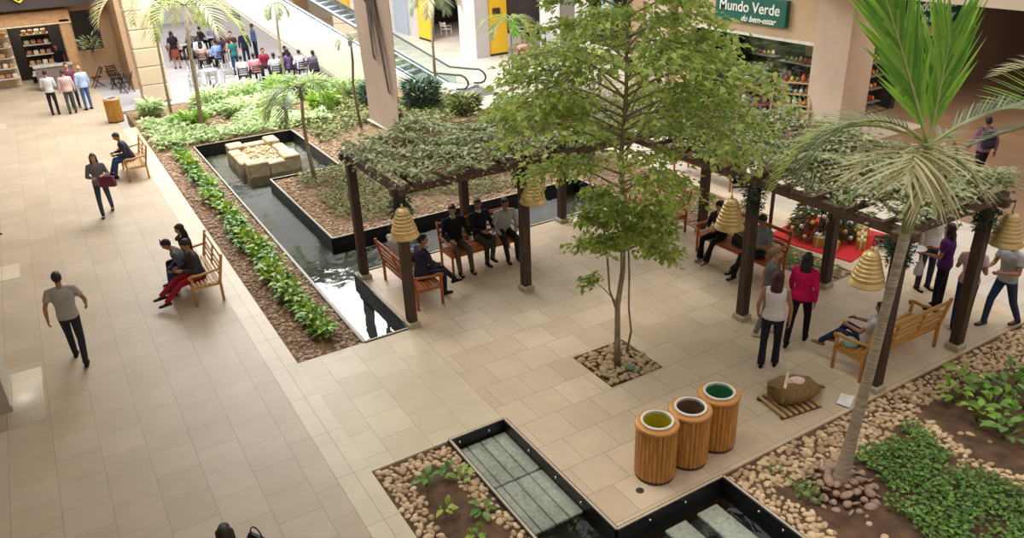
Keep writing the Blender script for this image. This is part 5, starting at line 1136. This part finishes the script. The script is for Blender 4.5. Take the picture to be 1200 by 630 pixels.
# right side group
wp = person('person in a purple patterned blouse seen from behind holding a white plate', (13.22, 7.12, 0), D(20), 'stand', 1.66, fem=True, shirt=(92, 44, 110), sleeve='short', pants=(36, 36, 44), hair=(34, 24, 28), style='long', girth=1.05, P=dict(fa=((.3, .9, .25), (-.1, .8, 0)), ua=((.3, .25, -1), (.25, .05, -1)), th=((.12, .05, -1), (.12, -.05, -1)), palm=((0, 0, -1), None)))
p = wp['w'](wp['wr'][0] + V((0, .16, .05)))
t = thing('serving_plate', 'large white plate held out by the woman in purple', 'plate', p); MB().lathe([(.02, -.012), (.11, -.01), (.18, .012), (.185, .018), (.12, .0), (.02, -.002)], n=24).build('dish', mat('white_china', (242, 240, 238), .3), t)
p = wp['w'](wp['wr'][0] + V((.02, .05, -.25)))
t = thing('carrier_bag', 'thin white plastic bag hanging from the purple blouse woman', 'bag', p); b = MB(); b.rings([[V((w_ * math.cos(q) * (1 + .1 * math.sin(3 * q)), w_ * .6 * math.sin(q), z)) for q in (2 * PI * k / 12 for k in range(12))] for z, w_ in ((-.2, .05), (-.18, .1), (-.08, .12), (.02, .08), (.12, .03), (.2, .015))]); b.build('bag_body', mat('white_plastic_bag', (230, 230, 236), .3), t)
person('bald person in a white shirt facing the woman in purple', (13.75, 7.75, 0), D(160), 'stand', 1.76, shirt=(232, 230, 232), sleeve='short', pants=(60, 62, 80), style='bald', hair=(170, 130, 116), skin='light', girth=1.15)
person('person in a pink and white top behind the last bell post', (13.05, 6.55, 0), D(-60), 'walk', 1.62, fem=True, shirt=(226, 190, 200), sleeve='short', pants=(40, 52, 96), hair=(70, 44, 34), style='long', P=dict(fa=((-.3, .9, .2), (-.3, .9, .2))))
person('person in grey t-shirt and jeans, hands together, under the last bell', (13.5, 6.15, 0), D(75), 'walk', 1.74, shirt=(178, 178, 182), sleeve='short', pants=(50, 66, 98), shoe=(60, 60, 66), hair=(30, 24, 22), P=dict(fa=((-.4, .9, .1), (-.4, .9, .1)), ua=((.2, .3, -1), (.2, .3, -1)), th=((.1, -.25, -1), (.08, .3, -1))))
wb = person('person in a mauve shirt and black trousers walking away with a dark backpack', (20.1, 10.5, 0), D(-25), 'walk', 1.74, shirt=(160, 116, 148), sleeve='long', pants=(46, 38, 42), hair=(50, 36, 36), P=dict(th=((.12, -.25, -1), (.12, .3, -1))))
pb = wb['w'](wb['nk'] + V((0, -.17, -.26))); t = thing('backpack', 'dark backpack worn by the man in the mauve shirt', 'backpack', pb, D(-25))
b = MB(); b.rings([[V((w_ * x, d_ * y, z)) for x, y in ((-1, -.5), (-.7, -1), (.7, -1), (1, -.5), (1, .6), (.9, 1), (-.9, 1), (-1, .6))] for z, w_, d_ in ((-.24, .1, .05), (-.22, .15, .09), (0, .16, .1), (.16, .14, .08), (.22, .08, .04))]); BPM = mat('backpack_cloth', (40, 38, 54), .7); b.build('pack', BPM, t, smooth=False)
MB().box((0, -.1, -.08), (.2, .05, .18), bev=.02).build('front_pocket', mat('backpack_pocket', (58, 56, 72), .7), t, smooth=False)
for s_ in (-1, 1): MB().tube([(s_ * .09, .08, .18), (s_ * .12, .16, .27), (s_ * .13, .3, .2), (s_ * .14, .28, -.05)], .016, 6).build('strap', BPM, t)
person('person dressed in black at the edge of the shaded hall', (28.6, 14.0, 0), D(30), 'stand', 1.72, shirt=(26, 26, 30), sleeve='long', pants=BLK, vox=.03, detail=False)
person('dark haired person sitting on the east walk bench', (14.85, 14.1, 0), D(-90), 'sit', 1.68, shirt=(70, 60, 60), sleeve='long', pants=BLK, vox=.025, detail=False)
# bottom edge and left edge
h1 = person('person with straight dark hair seen from above at the lower frame edge', (.43, 6.72, 0), D(-20), 'walk', 1.64, fem=True, shirt=(50, 48, 58), sleeve='long', pants=BLK, hair=(44, 32, 28), style='long', skin='light')
p = h1['w'](h1['so'][1] + V((.06, .0, .02))); handbag('dark leather bag over the shoulder of the woman at the lower edge', (p.x + .08, p.y + .02, p.z + .02), D(-60), (40, 36, 38), .8, 'shoulder_bag')
person('short dark haired person whose head just enters at the lower frame edge', (-.33, 7.0, 0), D(10), 'walk', 1.6, shirt=(90, 80, 76), hair=(50, 34, 30))
person('person walking out of view at the west edge, only a dark shoe showing', (-2.12, 22.5, 0), D(-90), 'walk', 1.7, shirt=(120, 120, 126), pants=(50, 50, 58))
# dining area crowd
cr = [('person in a black top and rust brown skirt standing at the dining area entrance', (6.05, 42.4), 10, 'stand', 1, BLK, (40, 36, 40), 'long', (126, 62, 40)),
 ('person in a teal dress top standing by the seated diners', (8.05, 38.7), 20, 'stand', 1, (40, 104, 104), (40, 60, 84), 'pony', None),
 ('person in a dark red brown jacket standing behind the teal top', (8.35, 40.2), 150, 'stand', 0, (76, 44, 48), BLK, 'short', None),
 ('person in a dark navy jacket standing close to the teal top', (8.95, 40.3), 190, 'stand', 0, (44, 48, 76), NAVY, 'short', None),
 ('person in a bright blue shirt standing alone by the white court wall', (9.9, 42.2), 100, 'stand', 0, (118, 150, 206), (44, 58, 92), 'short', None),
 ('person in white sitting back to the garden in the front row of diners', (7.7, 35.9), -10, 'sit', 0, (226, 222, 230), (72, 44, 62), 'short', None),
 ('person in a pink shirt sitting in the front row of diners', (8.3, 36.1), 5, 'sit', 0, (230, 150, 160), (60, 40, 52), 'short', None),
 ('person in a maroon top sitting across the front row table', (8.95, 37.0), 170, 'sit', 1, (130, 36, 60), BLK, 'short', None),
 ('person in a pale grey shirt sitting in the front row of diners', (9.0, 35.4), 0, 'sit', 0, (206, 210, 218), (60, 62, 74), 'short', None),
 ('person in a purple dress top sitting beside the palm trunk', (9.75, 35.9), 30, 'sit', 1, (110, 84, 128), BLK, 'long', None),
 ('person in a white lilac shirt sitting under the escalator side', (10.15, 35.5), 10, 'sit', 0, (232, 224, 238), (70, 70, 84), 'short', None),
 ('person in a slate jacket sitting lowest under the escalator', (10.55, 34.8), -20, 'sit', 0, (96, 98, 116), BLK, 'short', None),
 ('person in black sitting at the escalator foot end of the row', (9.95, 37.0), 190, 'sit', 0, (40, 38, 46), BLK, 'short', None),
 ('person in a light blue shirt and black trousers sitting at the middle table', (7.75, 41.0), 20, 'sit', 0, (136, 164, 220), BLK, 'short', None),
 ('person in a beige blouse sitting next to the light blue shirt', (7.05, 41.1), -20, 'sit', 1, (196, 170, 156), (60, 56, 60), 'long', None),
 ('person in dark purple sitting at the middle table', (8.3, 42.6), 150, 'sit', 0, (80, 66, 100), BLK, 'short', None),
 ('person in white sitting at the far side of the middle table', (7.3, 43.0), 185, 'sit', 0, (220, 218, 232), BLK, 'short', None),
 ('person in a dark top sitting on the skirt side of the middle table', (6.65, 42.0), -90, 'sit', 0, (50, 48, 58), BLK, 'short', None),
 ('person in lilac sitting at the back table', (8.9, 45.7), 10, 'sit', 0, (170, 160, 206), BLK, 'short', None),
 ('person in charcoal sitting at the back table', (8.1, 46.6), -60, 'sit', 0, (56, 54, 64), BLK, 'short', None),
 ('person in pale grey sitting at the back table', (8.8, 47.3), 170, 'sit', 0, (200, 198, 208), BLK, 'short', None),
 ('person in a blue purple shirt sitting behind the standing skirt wearer', (6.5, 45.6), 160, 'sit', 0, (110, 106, 150), BLK, 'short', None),
 ('person in black sitting behind the standing skirt wearer', (6.3, 44.4), -60, 'sit', 0, (36, 36, 42), BLK, 'short', None),
 ('person in grey sitting deep behind the palm trunk', (7.4, 45.6), 120, 'sit', 0, (120, 116, 126), BLK, 'short', None)]
for lb, (x, y), a, po, fe, sc_, pc, st_l, sk in cr:
    person(lb, (x, y, 0), D(a), po, rnd.uniform(1.62, 1.76), fem=bool(fe), shirt=sc_, sleeve='long' if rnd.random() < .6 else 'short', pants=pc, style=st_l, vox=.026, skin=rnd.choice(['light', 'tan', 'dark', 'tan']), detail=False, skirt=sk, group='people in the dining area', seatz=.45)
    if po == 'sit':
        chair('%s chair under the %s' % ('dark', lb.split(' sitting')[0].replace('person in ', 'diner in ')), (x, y, 0), D(a), CH_D, 'chairs of the seated diners')
for lb, (x, y), a, c in (('person in pink seen through the tree leaves near the doorway', (18.0, 29.3), 120, (226, 160, 160)), ('person in white seen through the tree leaves near the doorway', (18.5, 24.5), 60, (226, 226, 230)), ('person in black standing inside the green signed shop', (22.0, 19.4), 90, BLK), ('person in dark grey standing behind the shop shelf', (23.2, 17.9), 60, (60, 58, 62))):
    person(lb, (x, y, 0), D(a), 'stand', 1.65, shirt=c, pants=(100, 90, 90), vox=.03, detail=False)
